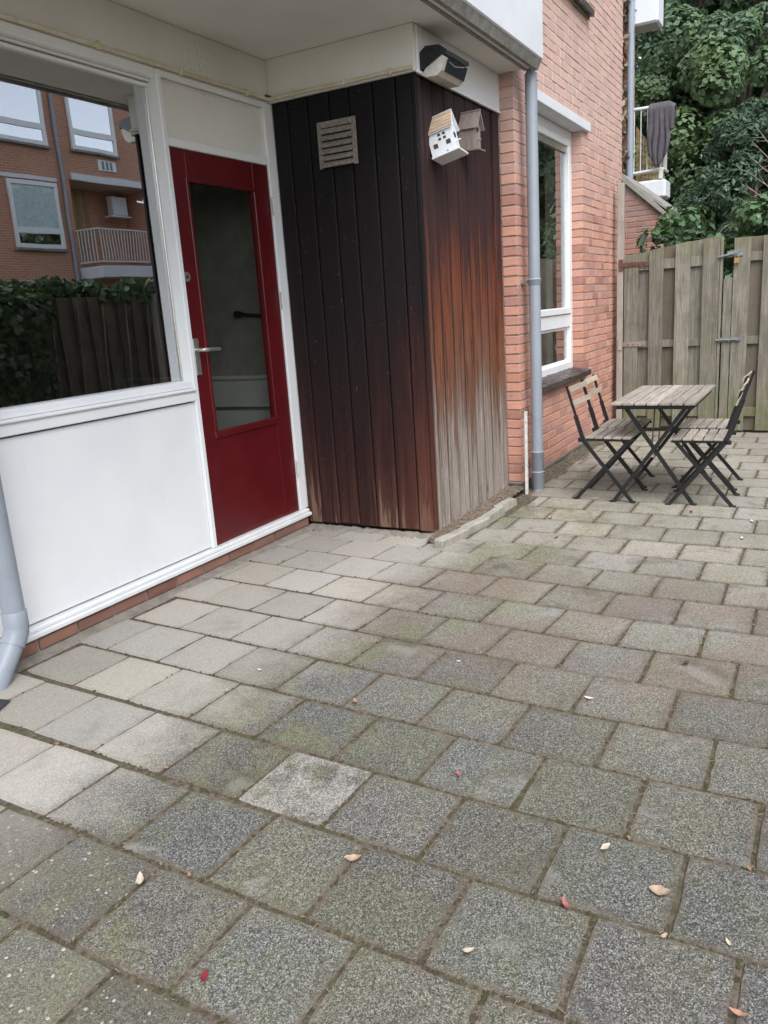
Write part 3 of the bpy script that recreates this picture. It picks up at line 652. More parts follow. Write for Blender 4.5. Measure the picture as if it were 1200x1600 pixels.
# balcony slab (soffit), fascia with weathered drip edge
cs = MB(); cs.box((-3.0, 1.83, 2.885), (5.655, 3.30, 3.12), 0.01); cs.build('balcony_slab', M['cream'], bld)
fa = MB(); fa.box((-3.0, 1.765, 2.925), (5.685, 1.829, 3.75), 0.008); fa.box((5.657, 1.83, 2.93), (5.685, 1.955, 3.75), 0.006); fa.build('balcony_fascia', M['white_ext'], bld)
dr = MB()
dr.prism([(-3.0, 1.775, 2.924), (-3.0, 1.80, 2.872), (-3.0, 1.828, 2.872), (-3.0, 1.828, 2.924)], (8.675, 0, 0))
dr.box((-3.0, 1.865, 2.878), (5.655, 1.89, 2.8845), 0.002)
dr.build('drip_edge', M['conc'], bld)
# header bands under the slab
hb = MB(); hb.box((-3.0, 3.05, 2.648), (4.345, 3.30, 2.884), 0.003); hb.box((4.335, 2.066, 2.648), (4.365, 3.049, 2.884), 0.003); hb.build('header_band', M['cream'], bld)
hc = MB(); hc.box((4.366, 2.058, 2.648), (5.628, 2.09, 2.884), 0.003); hc.box((4.336, 2.05, 2.638), (5.628, 2.057, 2.655), 0.002); hc.build('header_board', M['white'], bld)

# ---- white front
FY = 3.05
sil = MB(); sil.box((-3.0, 3.006, 0.082), (4.345, 3.10, 0.106), 0.004); sil.box((-3.0, 3.022, 0.106), (4.345, 3.10, 0.128), 0.006); sil.build('door_sill', M['white'], bld)
pn = MB(); pn.box((-3.0, 3.058, 0.136), (3.372, 3.09, 0.972), 0.003); pn.build('front_panel', M['white'], bld)
pn = MB(); pn.box((-3.0, 3.078, 0.1285), (3.3725, 3.12, 0.981), 0); pn.build('added_seam_blackout', M['black'], bld)  # black sheet added behind the seams to keep them dark and block light
wf = MB()
wf.box((-3.0, 3.035, 0.982), (3.372, 3.13, 1.035), 0.004); wf.box((-3.0, 3.020, 1.036), (3.372, 3.13, 1.052), 0.006); wf.box((-3.0, 3.052, 1.053), (3.3735, 3.15, 1.091), 0.004)
wf.box((3.374, 3.040, 0.129), (3.408, 3.15, 2.647), 0.004)
wf.box((-3.0, 3.046, 2.604), (3.3735, 3.15, 2.647), 0.004); wf.box((-3.0, 3.100, 2.570), (3.3735, 3.15, 2.586), 0.003); wf.box((-3.0, 3.085, 2.592), (3.3735, 3.15, 2.603), 0.002)
win = wf.build('front_window', M['white'], bld)
gl = MB(); gl.box((-3.0, 3.122, 1.088), (3.373, 3.130, 2.572), 0); gl.build('pane', M['glass'], win)
gb = MB(); gb.box((3.364, 3.112, 1.092), (3.3735, 3.1215, 2.570), .002); gb.build('glazing_bead', M['steel'], win)
gr = MB(); gr.box((-3.0, 3.118, 2.586), (3.3735, 3.148, 2.592), 0); gr.build('vent_slot', M['black'], win)
df = MB()
df.box((4.275, 3.046, 0.129), (4.384, 3.115, 2.647), 0.004); df.box((3.409, 3.046, 2.292), (4.274, 3.10, 2.335), 0.004); df.box((3.409, 3.046, 2.615), (4.274, 3.10, 2.647), 0.004)
dfr = df.build('door_frame', M['white'], bld)
tp = MB(); tp.box((3.409, 3.066, 2.336), (4.274, 3.09, 2.614), 0.002); tp.box((3.430, 3.060, 2.600), (4.255, 3.065, 2.606), 0.001); tp.build('transom_panel', M['cream'], bld)
hj = MB()
for z in (0.42, 1.50, 2.06): hj.tube([(4.273, 3.038, z-.05), (4.273, 3.038, z+.05)], 0.008, 8)
hj.build('hinge', M['lath'], dfr)
# red door
DY = 3.058; dm = MB()
X0, X1, Z0, Z1 = 3.411, 4.271, 0.131, 2.288; gx0, gx1, gz0, gz1 = 3.535, 4.118, 0.785, 2.138
dm.box((X0, DY, Z0), (gx0, DY+.045, Z1), 0.0012); dm.box((gx1, DY, Z0), (X1, DY+.045, Z1), 0.0012)
dm.box((gx0, DY, gz1), (gx1, DY+.045, Z1), 0.0010); dm.box((gx0, DY+.004, Z0), (gx1, DY+.045, gz0-.03), 0.0010)
bd = 0.028
dm.box((gx0-.02, DY-.010, gz0-.042), (gx1+.02, DY+.02, gz0), 0.006)
for q in ((gx0-.014, gz0, gx0+.008, gz1), (gx1-.008, gz0, gx1+.014, gz1), (gx0-.014, gz1-.008, gx1+.014, gz1+.014)):
    dm.box((q[0], DY-.006, q[1]), (q[2], DY+.012, q[3]), 0.003)
door = dm.build('door', M['red'], bld); door['label'] = 'dark red door with a tall glass pane'
gp = MB(); gp.box((gx0-.005, DY+.024, gz0-.005), (gx1+.005, DY+.032, gz1+.005), 0); gp.build('pane', M['glass2'], door)
hp = MB(); hp.box((3.418, DY-.010, 1.115), (3.462, DY-.001, 1.315), 0.004); hp.build('handle_plate', M['steel'], door)
lv = MB(); lv.tube([(3.440, DY-.008, 1.252), (3.440, DY-.052, 1.252), (3.452, DY-.060, 1.252), (3.48, DY-.061, 1.251), (3.575, DY-.058, 1.247)], [.010, .010, .011, .0115, .010], 10); lv.build('handle', M['steel'], door)
lk = MB(); lk.tube([(3.432, DY-.001, 1.64), (3.432, DY-.010, 1.64)], 0.026, 16); lk.build('lock_rosette', M['steel'], door)
lc = MB(); lc.tube([(3.432, DY-.0101, 1.64), (3.432, DY-.014, 1.64)], 0.009, 12); lc.build('keyhole', M['bh_dark'], door)
# row of plinth bricks under the sill
mo = MB(); mo.box((-3.0, 3.032, -0.03), (4.33, 3.10, 0.081), 0); mo.prism([(-3.0, 2.952, -0.006), (-3.0, 3.031, 0.014), (-3.0, 3.031, -0.03), (-3.0, 2.952, -0.03)], (7.31, 0, 0))
plinth = mo.build('brick_plinth', M['mortar_grey'], bld)
PBm = [brick_mesh(60+k, 0.21, M['brick_base'], 0.05, 0.07) for k in range(4)]
x = 4.24; i = 0
while x > -1.2:
    L = 0.21 if i else 0.16
    place('brick', PBm[i % 4], (x-L/2+.08, 3.022+random.uniform(-.002, .002), 0.044), plinth, (0, rad(random.uniform(-.6, .6)), 0), (L/.21, 1, 1)); x -= L+0.014; i += 1
# cable conduit along the header
cd = MB(); r_ = random.Random(3)
pts = [(-3.0, 3.037, 2.662)]+[(xx, 3.037+r_.uniform(-.003, .003), 2.664+r_.uniform(-.003, .003)) for xx in np.arange(-2.6, 4.25, 0.28)]+[(4.30, 3.035, 2.664), (4.322, 3.01, 2.664)]+[(4.323+r_.uniform(-.002, .002), yy, 2.665+r_.uniform(-.002, .002)) for yy in np.arange(2.9, 2.1, -0.2)]+[(4.323, 2.07, 2.666)]
cd.tube(pts, 0.0115, 8); cond = cd.build('cable_conduit', M['conduit'], bld)
for xx in np.arange(0.8, 4.2, 0.55):
    cl = MB(); cl.box((xx, 3.022, 2.646), (xx+.014, 3.049, 2.684), .003); cl.build('clip', M['conduit'], cond)
for yy in (2.85, 2.5, 2.2):
    cl = MB(); cl.box((4.309, yy, 2.648), (4.334, yy+.014, 2.684), .003); cl.build('clip', M['conduit'], cond)
rs = MB(); rs.box((4.275, 3.015, 2.672), (4.325, 3.03, 2.682), .002); rs.build('rusty_bracket', M['rust'], cond)
# rooms behind the white front
ro = MB()
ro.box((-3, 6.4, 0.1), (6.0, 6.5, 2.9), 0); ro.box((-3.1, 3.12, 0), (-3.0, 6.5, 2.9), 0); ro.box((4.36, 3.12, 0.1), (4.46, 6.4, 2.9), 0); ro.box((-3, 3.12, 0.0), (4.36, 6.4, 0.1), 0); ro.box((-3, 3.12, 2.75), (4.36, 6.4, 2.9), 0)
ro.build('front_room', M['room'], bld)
cb = MB(); cb.box((4.335, 3.16, 0.1), (4.3595, 4.6, 0.79), .004); cb.box((4.335, 3.16, 0.815), (4.3595, 4.6, 1.0), .004); cb.box((4.325, 3.16, 1.003), (4.3595, 4.6, 1.03), .004)
cb.build('wainscot', M['cab'], bld)
ih = MB(); ih.tube([(4.34, 3.20, 1.405), (4.335, 3.40, 1.428), (4.335, 3.43, 1.43), (4.335, 3.47, 1.433)], [.010, .012, .022, .024], 10); ih.build('wall_lever', M['black'], bld)

# ------------------------------------------------------------------ board-clad storage closet
shed = thing('storage_closet', (4.9, 2.5, 0), 'storage closet clad in dark stained boards that fade to silver grey near its foot', 'closet')
core = MB(); core.box((4.385, 2.105, 0.02), (5.62, 3.119, 2.645), 0); core.build('closet_core', M['black'], shed)
lefts = [3.044, 2.931, 2.789, 2.64, 2.504, 2.349, 2.202, 2.098]
r = random.Random(11)
for a, b in zip(lefts[:-1], lefts[1:]):
    q = MB(); zb = 0.030+r.uniform(-.008, .01)
    q.box((4.352, b+.0035, zb), (4.374, a-.0035, 2.646), 0.007); q.box((4.366, b-.01, zb+.004), (4.382, a+.004, 2.645), 0.001)
    q.build('board', M['clad_side'], shed)
q = MB(); q.box((4.348, 2.072, 0.018), (4.372, 2.096, 2.646), 0.003); q.build('corner_board', M['clad_side'], shed)
rights = [4.374, 4.43, 4.56, 4.72, 4.885, 5.04, 5.19, 5.335, 5.475]
for a, b in zip(rights[:-1], rights[1:]):
    q = MB(); zb = 0.016+r.uniform(-.008, .008); q2 = MB()
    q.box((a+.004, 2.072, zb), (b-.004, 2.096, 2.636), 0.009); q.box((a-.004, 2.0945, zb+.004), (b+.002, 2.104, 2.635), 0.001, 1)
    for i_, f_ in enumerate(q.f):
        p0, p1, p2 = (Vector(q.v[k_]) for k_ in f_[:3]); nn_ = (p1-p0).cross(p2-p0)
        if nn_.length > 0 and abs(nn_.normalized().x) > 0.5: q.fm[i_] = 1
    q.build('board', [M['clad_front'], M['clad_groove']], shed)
q = MB(); q.box((5.515, 2.068, 0.02), (5.626, 2.096, 2.636), 0.004); q.build('board', M['clad_front'], shed)
# louvred vent
gv = MB(); vy0, vy1, vz0, vz1 = 2.458, 2.718, 2.232, 2.486
bq = MB(); bq.box((4.347, vy0+.01, vz0+.005), (4.3515, vy1-.01, vz1-.01), 0); bq.build('vent_backing', M['black'], shed)
gv.box((4.330, vy0, vz0), (4.343, vy0+.028, vz1), .002); gv.box((4.330, vy1-.028, vz0), (4.343, vy1, vz1), .002); gv.box((4.330, vy0+.028, vz1-.034), (4.343, vy1-.028, vz1), .002)
vent = gv.build('vent_grille', M['grille'], shed)
for i in range(6):
    z = vz1-.040-i*0.0362
    q = MB(); T = Matrix.Translation((4.330, 0, z-.012)) @ Euler((0, rad(32), 0)).to_matrix().to_4x4()
    q.box((-0.0025, vy0+.026, -0.0205), (0.0025, vy1-.026, 0.0155), .001, 0, T); q.build('slat', M['grille'], vent)

# ------------------------------------------------------------------ litter strip and kerb stones beside the closet
V, F = rough_sheet(4.20, 5.62, 1.925, 2.085, lambda X, Y: 0.008+0.030*np.clip((X-4.2)/0.15, 0, 1)-0.02*np.clip((5.0-X)/0.5, 0, 1)*np.clip((2.0-Y)/0.08, 0, 1)+0.006*np.sin(X*14)*np.cos(Y*30), 0.014, 0.005)
tag(np_mesh('litter_bed', V, F, M['litter']), 'strip of dry sandy litter along the foot of the faded closet boards', 'litter', kind='stuff')
V, F = rough_sheet(4.255, 4.37, 2.02, 3.03, lambda X, Y: -0.006+0.02*np.clip((X-4.27)/0.07, 0, 1), 0.018, 0.004)
tag(np_mesh('mortar_fillet', V, F, M['mortar_grey']), 'crumbling mortar along the foot of the dark closet boards', 'mortar', kind='stuff')
def needles(n, region, name, mat, label, cat, L=(0.015, 0.05), w=0.0012):
    V = []; F = []
    for i in range(n):
        x, y, z = region(); a = rng.uniform(0, 6.28); l = rng.uniform(*L)/2; t = rng.uniform(-0.25, 0.25)
        d = np.array([math.cos(a)*l, math.sin(a)*l, t*l]); s = np.array([-math.sin(a)*w, math.cos(a)*w, 0]); c = np.array([x, y, z]); u = np.array([0, 0, w])
        k = len(V); V += [c-d-s, c-d+s, c-d+u, c+d-s, c+d+s, c+d+u]; F += [(k, k+3, k+5, k+2), (k+1, k+2, k+5, k+4)]
    return tag(np_mesh(name, np.array(V), np.array(F), mat), label, cat, kind='stuff')
needles(420, lambda: (rng.uniform(4.15, 5.6), 0, 0) and (lambda x: (x, rng.uniform(1.93, 2.07), 0.040+rng.uniform(0, .012)))(rng.uniform(4.15, 5.6)), 'litter_needles', M['needle'], 'dry needles and twig bits on the litter beside the closet', 'litter')
needles(500, lambda: (rng.uniform(5.4, 8.4), 1.80+abs(rng.normal(0, .06)), 0.006), 'wall_foot_litter', M['needle'], 'dry needles scattered along the foot of the brick wall', 'litter', (0.01, 0.04))
needles(700, lambda: tuple(mp[rng.integers(len(mp))]+np.array([rng.normal(0, .006), rng.normal(0, .006), .008])), 'paving_litter', M['needle'], 'fine dry bits scattered over the open paving', 'litter', (0.004, 0.02), 0.0008)
km = []
kpos = [((4.115, 1.938), (4.425, 1.892)), ((4.435, 1.905), (4.72, 1.868)), ((4.725, 1.880), (4.985, 1.862)), ((4.98, 1.893), (5.24, 1.868))]
klab = ['rough grey kerb block at the closet corner, first of four in the row', 'second kerb block from the closet corner, slightly set back', 'third kerb block from the closet corner', 'last kerb block of the row, ending beside the white lath']
for (a, b), lb in zip(kpos, klab):
    dx, dy = b[0]-a[0], b[1]-a[1]; L = math.hypot(dx, dy); q = MB()
    q.box((0, -.002, -.03), (L, .056, .052), 0.006)
    rr = random.Random(int(a[0]*1000)); q.v = [(x+rr.uniform(-.004, .004), y+rr.uniform(-.004, .004), z+(rr.uniform(-.005, .004) if z > 0 else 0)) for x, y, z in q.v]
    o = q.build('kerb_block', M['kerb']); o.location = (a[0], a[1], 0); o.rotation_euler = (rad(rr.uniform(-2, 2)), rad(rr.uniform(-1, 1)), math.atan2(dy, dx)); tag(o, lb, 'kerb block', 'kerb blocks edging the litter strip')

# ------------------------------------------------------------------ downpipes, lath
dp = thing('downpipe', (5.72, 1.865, 0), 'grey plastic downpipe in front of the brick wall corner', 'downpipe')
def pipe_run(parent, x, y, z0, z1, r):
    q = MB(); q.tube([(x, y, z0), (x, y, z1)], r, 20); q.build('pipe', M['pvc'], parent)
pipe_run(dp, 5.72, 1.865, -0.02, 2.872, 0.041)
def collar(parent, x, y, z0, z1, r):
    q = MB(); q.tube([(x, y, z0), (x, y, z0+.004), (x, y, z1-.012), (x, y, z1-.008), (x, y, z1-.004), (x, y, z1)], [r, r+.004, r+.004, r+.008, r+.008, r+.004], 20); q.build('collar', M['pvc'], parent)
collar(dp, 5.72, 1.865, 0.15, 0.30, .041); collar(dp, 5.72, 1.865, 0.02, 0.148, .043); collar(dp, 5.72, 1.865, 1.50, 1.545, .041)
q = MB(); q.box((5.70, 1.905, 1.515), (5.74, 1.965, 1.54), .003); q.build('wall_bracket', M['zinc'], dp)
q = MB(); q.tube([(5.765, 1.865, 3.13), (5.765, 1.865, 5.8)], .041, 18); q.tube([(5.72, 1.865, 2.872), (5.72, 1.865, 2.90)], .03, 12)
q.build('upper_pipe', M['pvc'], dp)
la = MB(); T = Matrix.Translation((5.575, 1.905, -0.004)) @ Euler((rad(0.4), rad(0.0), 0)).to_matrix().to_4x4()
la.box((-.016, -.008, 0), (.016, .008, .62), .002, 0, T)
tag(la.build('lath', M['lath']), 'dirty white lath standing upright between brick corner and grey downpipe', 'lath')
lp = thing('downpipe', (1.96, 2.90, 0), 'grey downpipe with an elbow in front of the white panel, at the left edge', 'downpipe')
q = MB(); q.tube([(1.985, 2.93, 0.26), (1.985, 2.93, 2.87)], 0.046, 22); q.build('pipe', M['pvc'], lp)
q = MB(); q.tube([(1.985, 2.93, 0.28), (1.985, 2.93, 0.276), (1.985, 2.93, .215), (1.980, 2.929, .190), (1.962, 2.926, .160), (1.945, 2.923, .138)], [.047, .051, .051, .051, .050, .050], 22); q.build('elbow', M['pvc'], lp)
q = MB(); q.tube([(1.958, 2.925, .155), (1.80, 2.905, -.03), (1.77, 2.90, -.07)], 0.046, 22); q.tube([(1.872, 2.915, .062), (1.82, 2.908, -.004), (1.79, 2.903, -.04)], .050, 22); q.build('lower_pipe', M['pvc'], lp)
q = MB(); q.box((1.955, 2.985, 1.7), (1.995, 3.06, 1.73), .002); q.build('wall_bracket', M['zinc'], lp)
q = MB(); q.add([(1.68, 2.70, .0075), (1.775, 2.74, .0075), (1.76, 2.80, .0075), (1.68, 2.80, .0075)], [(0, 1, 2, 3)]); tag(q.build('drain_hole', M['black']), 'dark open drain gap in the paving below the pipe elbow', 'drain')

# ------------------------------------------------------------------ bulkhead lamp
lm = thing('bulkhead_lamp', (4.55, 2.0, 2.7), 'black hooded outdoor lamp with dusty white lens on the header board', 'lamp')
yw, yf, xa, xb = 2.056, 1.905, 4.395, 4.70
hd = MB()
prof = [(yw, 2.655), (yw, 2.745), (yw-.035, 2.772), (yf+.035, 2.765), (yf-.006, 2.735), (yf-.006, 2.715), (yf+.02, 2.715), (yw-.03, 2.665)]
hd.prism([(xa-.008, y, z) for y, z in prof], (xb-xa+.016, 0, 0)); hood = hd.build('hood', M['blackp'], lm)
ln = MB(); pr2 = [(yw-.001, 2.635), (yw-.03, 2.664), (yf+.02, 2.714), (yf+.004, 2.700), (yf+.028, 2.640), (yf+.055, 2.618), (yw-.03, 2.62)]
ln.prism([(xa, y, z) for y, z in pr2], (xb-xa, 0, 0)); ln.build('lens', M['diff'], lm)
fg = MB(); fg.prism([(xa+.035, yf+.0015, 2.700), (xa+.035, yf+.027, 2.638), (xa+.035, yf+.023, 2.636), (xa+.035, yf-.003, 2.700)], (xb-xa-.04, 0, 0)); fg.build('front_grille', M['blackp'], lm)
wb = MB(); wb.tube([(xa-.01, yf+.01, 2.70), (xa+.12, yf-.002, 2.672), (xb, yf, 2.705)], .0012, 5); wb.build('cobweb_thread', M['diff'], lm)

# ------------------------------------------------------------------ two birdhouses
b1 = thing('birdhouse', (4.550, 2.056, 2.210), 'small white birdhouse with orange slatted roof hanging crooked on the boards', 'birdhouse', 'birdhouses on the closet boards')
b1.rotation_euler = (rad(-14), rad(3), rad(5))
wx, dpt, hh = 0.115, 0.140, 0.14
q = MB()
poly = [(-wx/2, 0, 0.006), (wx/2, 0, 0.006), (wx/2, 0, hh), (0, 0, hh+.085), (-wx/2, 0, hh)]
q.prism(poly, (0, -dpt, 0)); q.build('body', M['white_ext'], b1, True)
q = MB(); q.box((-wx/2-.03, -dpt-.03, -.006), (wx/2+.03, -.002, .005), .001); q.build('base', M['white_ext'], b1, True)
ang = math.atan2(.085, wx/2)
for sgn in (-1, 1):
    T = Matrix.Translation((0, 0, hh+.098)) @ Matrix.Scale(sgn, 4, (1, 0, 0)) @ Euler((0, ang, 0)).to_matrix().to_4x4()
    q = MB(); q.box((-0.004, -dpt-.018, -.006), (.128, -.001, 0), .001, 0, T); rf = q.build('roof', M['white_ext'], b1, True)
    for i in range(5):
        q = MB(); q.box((.004+i*.0245, -dpt-.017, .0005), (.0265+i*.0245, -.002, .0055), .001, 0, T); q.build('slat', M['bh_roof'], rf, True)
q = MB(); xs = -wx/2-.0015
for (y0, z0, w, h) in ((-.105, .108, .016, .013), (-.075, .108, .016, .013), (-.105, .085, .016, .013), (-.075, .085, .016, .013), (-.126, .05, .026, .024), (-.048, .05, .026, .024), (-.10, .012, .008, .008)):
    q = MB(); q.box((xs-.0006, y0, z0), (xs+.002, y0+w, z0+h), 0); q.build('printed_window', M['bh_dark'], b1, True)
q = MB(); q.tube([(0, -dpt-.001, .10), (0, -dpt-.004, .10)], .016, 14); q.build('entrance_hole', M['black'], b1, True)
q = MB(); q.tube([(0, -dpt, .066), (0, -dpt-.03, .066)], .004, 6); q.build('perch', M['white_ext'], b1, True)
q = MB(); q.tube([(-.03, -.02, hh+.06), (-.06, .0, hh+.19)], .0008, 4); q.build('wire', M['zinc'], b1, True)
b2 = thing('birdhouse', (4.965, 2.068, 2.315), 'plain brown wooden birdhouse next to the white one', 'birdhouse', 'birdhouses on the closet boards')
wx, dpt, hh = 0.10, 0.105, 0.125
q = MB(); q.prism([(-wx/2, 0, 0.0), (wx/2, 0, 0), (wx/2, 0, hh), (0, 0, hh+.085), (-wx/2, 0, hh)], (0, -dpt, 0)); q.build('body', M['bh_wood'], b2, True)
q = MB(); q.box((-wx/2-.006, -dpt-.03, -.010), (wx/2+.006, 0, -.0005), .001); q.build('base', M['bh_wood'], b2, True)
ang = math.atan2(.085, wx/2)
for sgn in (-1, 1):
    T = Matrix.Translation((0, 0, hh+.098)) @ Matrix.Scale(sgn, 4, (1, 0, 0)) @ Euler((0, ang, 0)).to_matrix().to_4x4()
    q = MB(); q.box((-0.003, -dpt-.025, -.010), (.125, -.001, 0), .001, 0, T); q.build('roof', M['bh_wood'], b2, True)
q = MB(); q.tube([(0, -dpt-.001, .115), (0, -dpt-.003, .115)], .015, 14); q.build('entrance_hole', M['black'], b2, True)
q = MB(); q.tube([(0, -dpt, .055), (0, -dpt-.028, .055)], .004, 6); q.build('perch', M['bh_wood'], b2, True)

# ------------------------------------------------------------------ folding table and chairs
tb = thing('folding_table', (5.9, 0.98, 0), 'folding garden table with weathered slats on black crossed legs', 'table')
tx0, tx1, ty0, ty1 = 5.375, 6.42, 0.715, 1.245
for i in range(7):
    w = (ty1-ty0+.009)/7; y0 = ty0+i*w; q = MB(); q.box((tx0+random.uniform(-.004, .004), y0, .683), (tx1+random.uniform(-.004, .004), y0+w-.010, .701), .003); q.build('slat', M['slat'], tb)
q = MB()
for x in (5.46, 6.33): q.box((x-.012, ty0+.02, .650), (x+.012, ty1-.02, .6825), .002)
for y in (ty0+.015, ty1-.027): q.box((5.472, y, .655), (6.318, y+.012, .6825), .002)
q.build('frame', M['black'], tb)
def flatbar(mb, a, b, w, t, axis):
    a, b, ax = Vector(a), Vector(b), Vector(axis); d = (b-a).normalized(); s = d.cross(ax).normalized()*w/2; u = ax*t/2
    P = [a-s-u, a+s-u, a+s+u, a-s+u]; Q = [p+(b-a) for p in P]
    mb.add(P+Q, [(3, 2, 1, 0), (4, 5, 6, 7), (0, 1, 5, 4), (1, 2, 6, 5), (2, 3, 7, 6), (3, 0, 4, 7)])
for x in (5.49, 6.30):
    for (yf_, yt, dx) in ((1.242, .775, -.012), (.731, 1.185, .012)):
        q = MB(); flatbar(q, (x+dx, yf_, .008), (x+dx, yt, .672), .026, .012, (1, 0, 0)); lg = q.build('leg', M['black'], tb)
        q = MB(); s = 1 if yf_ > 1 else -1; q.box((x+dx-.014, yf_-.016+s*.012, 0), (x+dx+.014, yf_+.016+s*.012, .014), .004); q.build('foot_cap', M['black'], lg)
q = MB(); q.tube([(5.47, .985, .332), (5.51, .985, .332)], .010, 8); q.tube([(6.28, .985, .332), (6.32, .985, .332)], .010, 8)
q.build('pivot', M['steel'], tb)
q = MB()
for y in (.96, 1.0): flatbar(q, (5.60, y, .66), (5.505, y, .34), .014, .006, (0, 1, 0))
q.build('stay_bar', M['black'], tb)

def make_chair():
    c = thing('folding_chair', (0, 0, 0), 'folding garden chair', 'chair', 'folding chairs around the garden table')
    hw = 0.192
    for s in (-1, 1):
        q = MB(); X = s*hw
        flatbar(q, (X, .195, .006), (X, -.150, .437), .024, .011, (1, 0, 0)); flatbar(q, (X, -.142, .425), (X, -.196, .60), .028, .011, (1, 0, 0)); flatbar(q, (X, -.190, .585), (X, -.258, .805), .017, .010, (1, 0, 0))
        lg = q.build('back_leg', M['black'], c, True)
        q = MB(); q.box((X-.013, .185, 0), (X+.013, .220, .013), .004); q.build('foot_cap', M['black'], lg, True)
        q = MB(); X2 = s*(hw-.022)
        flatbar(q, (X2, -.195, .006), (X2, .165, .428), .024, .011, (1, 0, 0)); lg = q.build('front_leg', M['black'], c, True)
        q = MB(); q.box((X2-.013, -.220, 0), (X2+.013, -.185, .013), .004); q.build('foot_cap', M['black'], lg, True)
    q = MB()
    for s in (-1, 1): q.box((s*(hw-.008)-.008, -.125, .425), (s*(hw-.008)+.008, .19, .4405), .001)
    q.tube([(-hw, -.150, .432), (hw, -.150, .432)], .008, 8); q.tube([(-hw+.022, .13, .387), (hw-.022, .13, .387)], .006, 6)
    q.tube([(-hw, .145, .068), (hw, .145, .068)], .005, 6); q.tube([(-hw+.022, -.15, .06), (hw-.022, -.15, .06)], .005, 6)
    for s in (-1, 1): q.box((s*hw-.010, -.178, .418), (s*hw+.010, -.150, .446), .003)
    q.build('frame', M['black'], c, True)
    for i in range(5):
        q = MB(); y0 = -.128+i*.064; q.box((-.203, y0, .441), (.203, y0+.054, .455), .003); q.build('seat_slat', M['slat'], c, True)
    for z0, y0 in ((.762, -.2385), (.668, -.2095)):
        q = MB(); n = 8; vs = []
        for i in range(n+1):
            xx = -.205+.41*i/n; cy = y0-.005*(1-(xx/.205)**2)+.008
            for (dy, dz) in ((0, 0), (.010, .003), (-.003, .040), (-.013, .037)): vs.append((xx, cy+dy, z0+dz))
        fs = []
        for i in range(n):
            for k in range(4): fs.append((4*i+k, 4*i+(k+1) % 4, 4*i+4+(k+1) % 4, 4*i+4+k))
        fs += [(3, 2, 1, 0), (4*n, 4*n+1, 4*n+2, 4*n+3)]
        q.add(vs, fs); q.build('backrest_slat', M['slat_new'], c, True)
    return c
ch = make_chair()
spots = [((5.67, .685, 0), 0.02, 'nearer folding chair on the side of the table away from the brick wall'), ((6.17, .715, 0), -0.03, 'farther folding chair on the side of the table away from the brick wall'),
         ((5.67, 1.310, 0), math.pi-.02, 'nearer folding chair between the table and the brick wall'), ((6.13, 1.335, 0), math.pi+.03, 'farther folding chair between the table and the brick wall, close to the gate')]
for i, (l, rz, lb) in enumerate(spots):
    o = ch if i == 0 else copy_tree(ch); o.location = l; o.rotation_euler = (0, 0, rz); o['label'] = lb

# ------------------------------------------------------------------ gate, fence
def boards(parent, specs, topf, zb, xf=8.485):
    for (y0, y1, proud) in specs:
        q = MB(); x0 = xf if proud else xf+.052; r = random.Random(int(y0*1000)+50)
        ya, yb_ = min(y0, y1), max(y0, y1); 
        if not proud: ya -= .012; yb_ += .012
        za, zb_ = topf(ya), topf(yb_); z0 = zb+r.uniform(-.008, .008)
        q.prism([(x0, ya+.001, z0), (x0, yb_-.001, z0), (x0, yb_-.001, zb_), (x0, ya+.001, za)], (.018, 0, 0)); q.build('board', M['fence'] if proud or r.random() < .5 else M['fence_dark'], parent)
gate = thing('garden_gate', (8.5, 1.4, 0), 'weathered board garden gate with a sloping top and rusty strap hinges', 'gate')
def gtop(y): t = np.clip((1.84-y)/0.9, 0, 1); return 1.745+0.118*(1-(1-t)**1.6)
gs = [(1.836, 1.70, True), (1.70, 1.594, False), (1.594, 1.459, True), (1.459, 1.349, False), (1.349, 1.211, True), (1.211, 1.099, False), (1.099, .948, True)]
boards(gate, gs, gtop, .045)
q = MB()
for (z0, z1) in ((1.61, 1.70), (.855, .925), (.16, .25)):
    q = MB(); q.box((8.5045, .93, z0), (8.5355, 1.836, z1), .003); q.build('rail', M['fence'], gate)
q = MB(); q.box((8.487, .922, .05), (8.548, .946, 1.855), .003); q.build('stile', M['fence'], gate)
for z, rusty in ((1.675, True), (.895, False)):
    q = MB(); q.box((8.476, 1.59 if rusty else 1.62, z-.022), (8.483, 1.845, z+.022), .001); q.box((8.472, 1.848, z-.055), (8.480, 1.888, z+.055), .001); q.build('strap_hinge', M['rust'] if rusty else M['post'], gate)
    for k in range(4):
        b_ = MB(); b_.tube([(8.4755, 1.64+k*.05, z), (8.470, 1.64+k*.05, z)], .006, 8); b_.build('bolt', M['rust'], gate)
gp = MB(); gp.box((8.482, 1.848, -0.02), (8.55, 1.908, 2.45), .004)
tag(gp.build('gate_post', M['post']), 'tall weathered timber post between brick wall and gate', 'post')
fen = thing('fence_panel', (8.5, 0.4, 0), 'weathered board fence panel beside the gate, reaching past the chairs', 'fence')
fs_ = [(.908, .832, True), (.826, .682, True)]; y = .682
while y > -1.9: fs_ += [(y, y-.105, False), (y-.105, y-.245, True)]; y -= .245
boards(fen, fs_, lambda y: 1.838-.02*abs(y-.8)*0.5+(-.36 if y > .83 else 0), .02, 8.487)
for (z0, z1) in ((1.62, 1.70), (.855, .93), (.16, .25)):
    q = MB(); q.box((8.5065, -2.0, z0), (8.5375, .82, z1), .003); q.build('rail', M['fence'], fen)
q = MB(); q.box((8.478, .745, 1.668), (8.4855, .885, 1.722), .002); q.tube([(8.468, .96, 1.675), (8.468, .80, 1.70)], .011, 8); q.box((8.462, .80, 1.675), (8.478, .83, 1.72), .003)
lat = q.build('hasp', M['zinc'], fen)
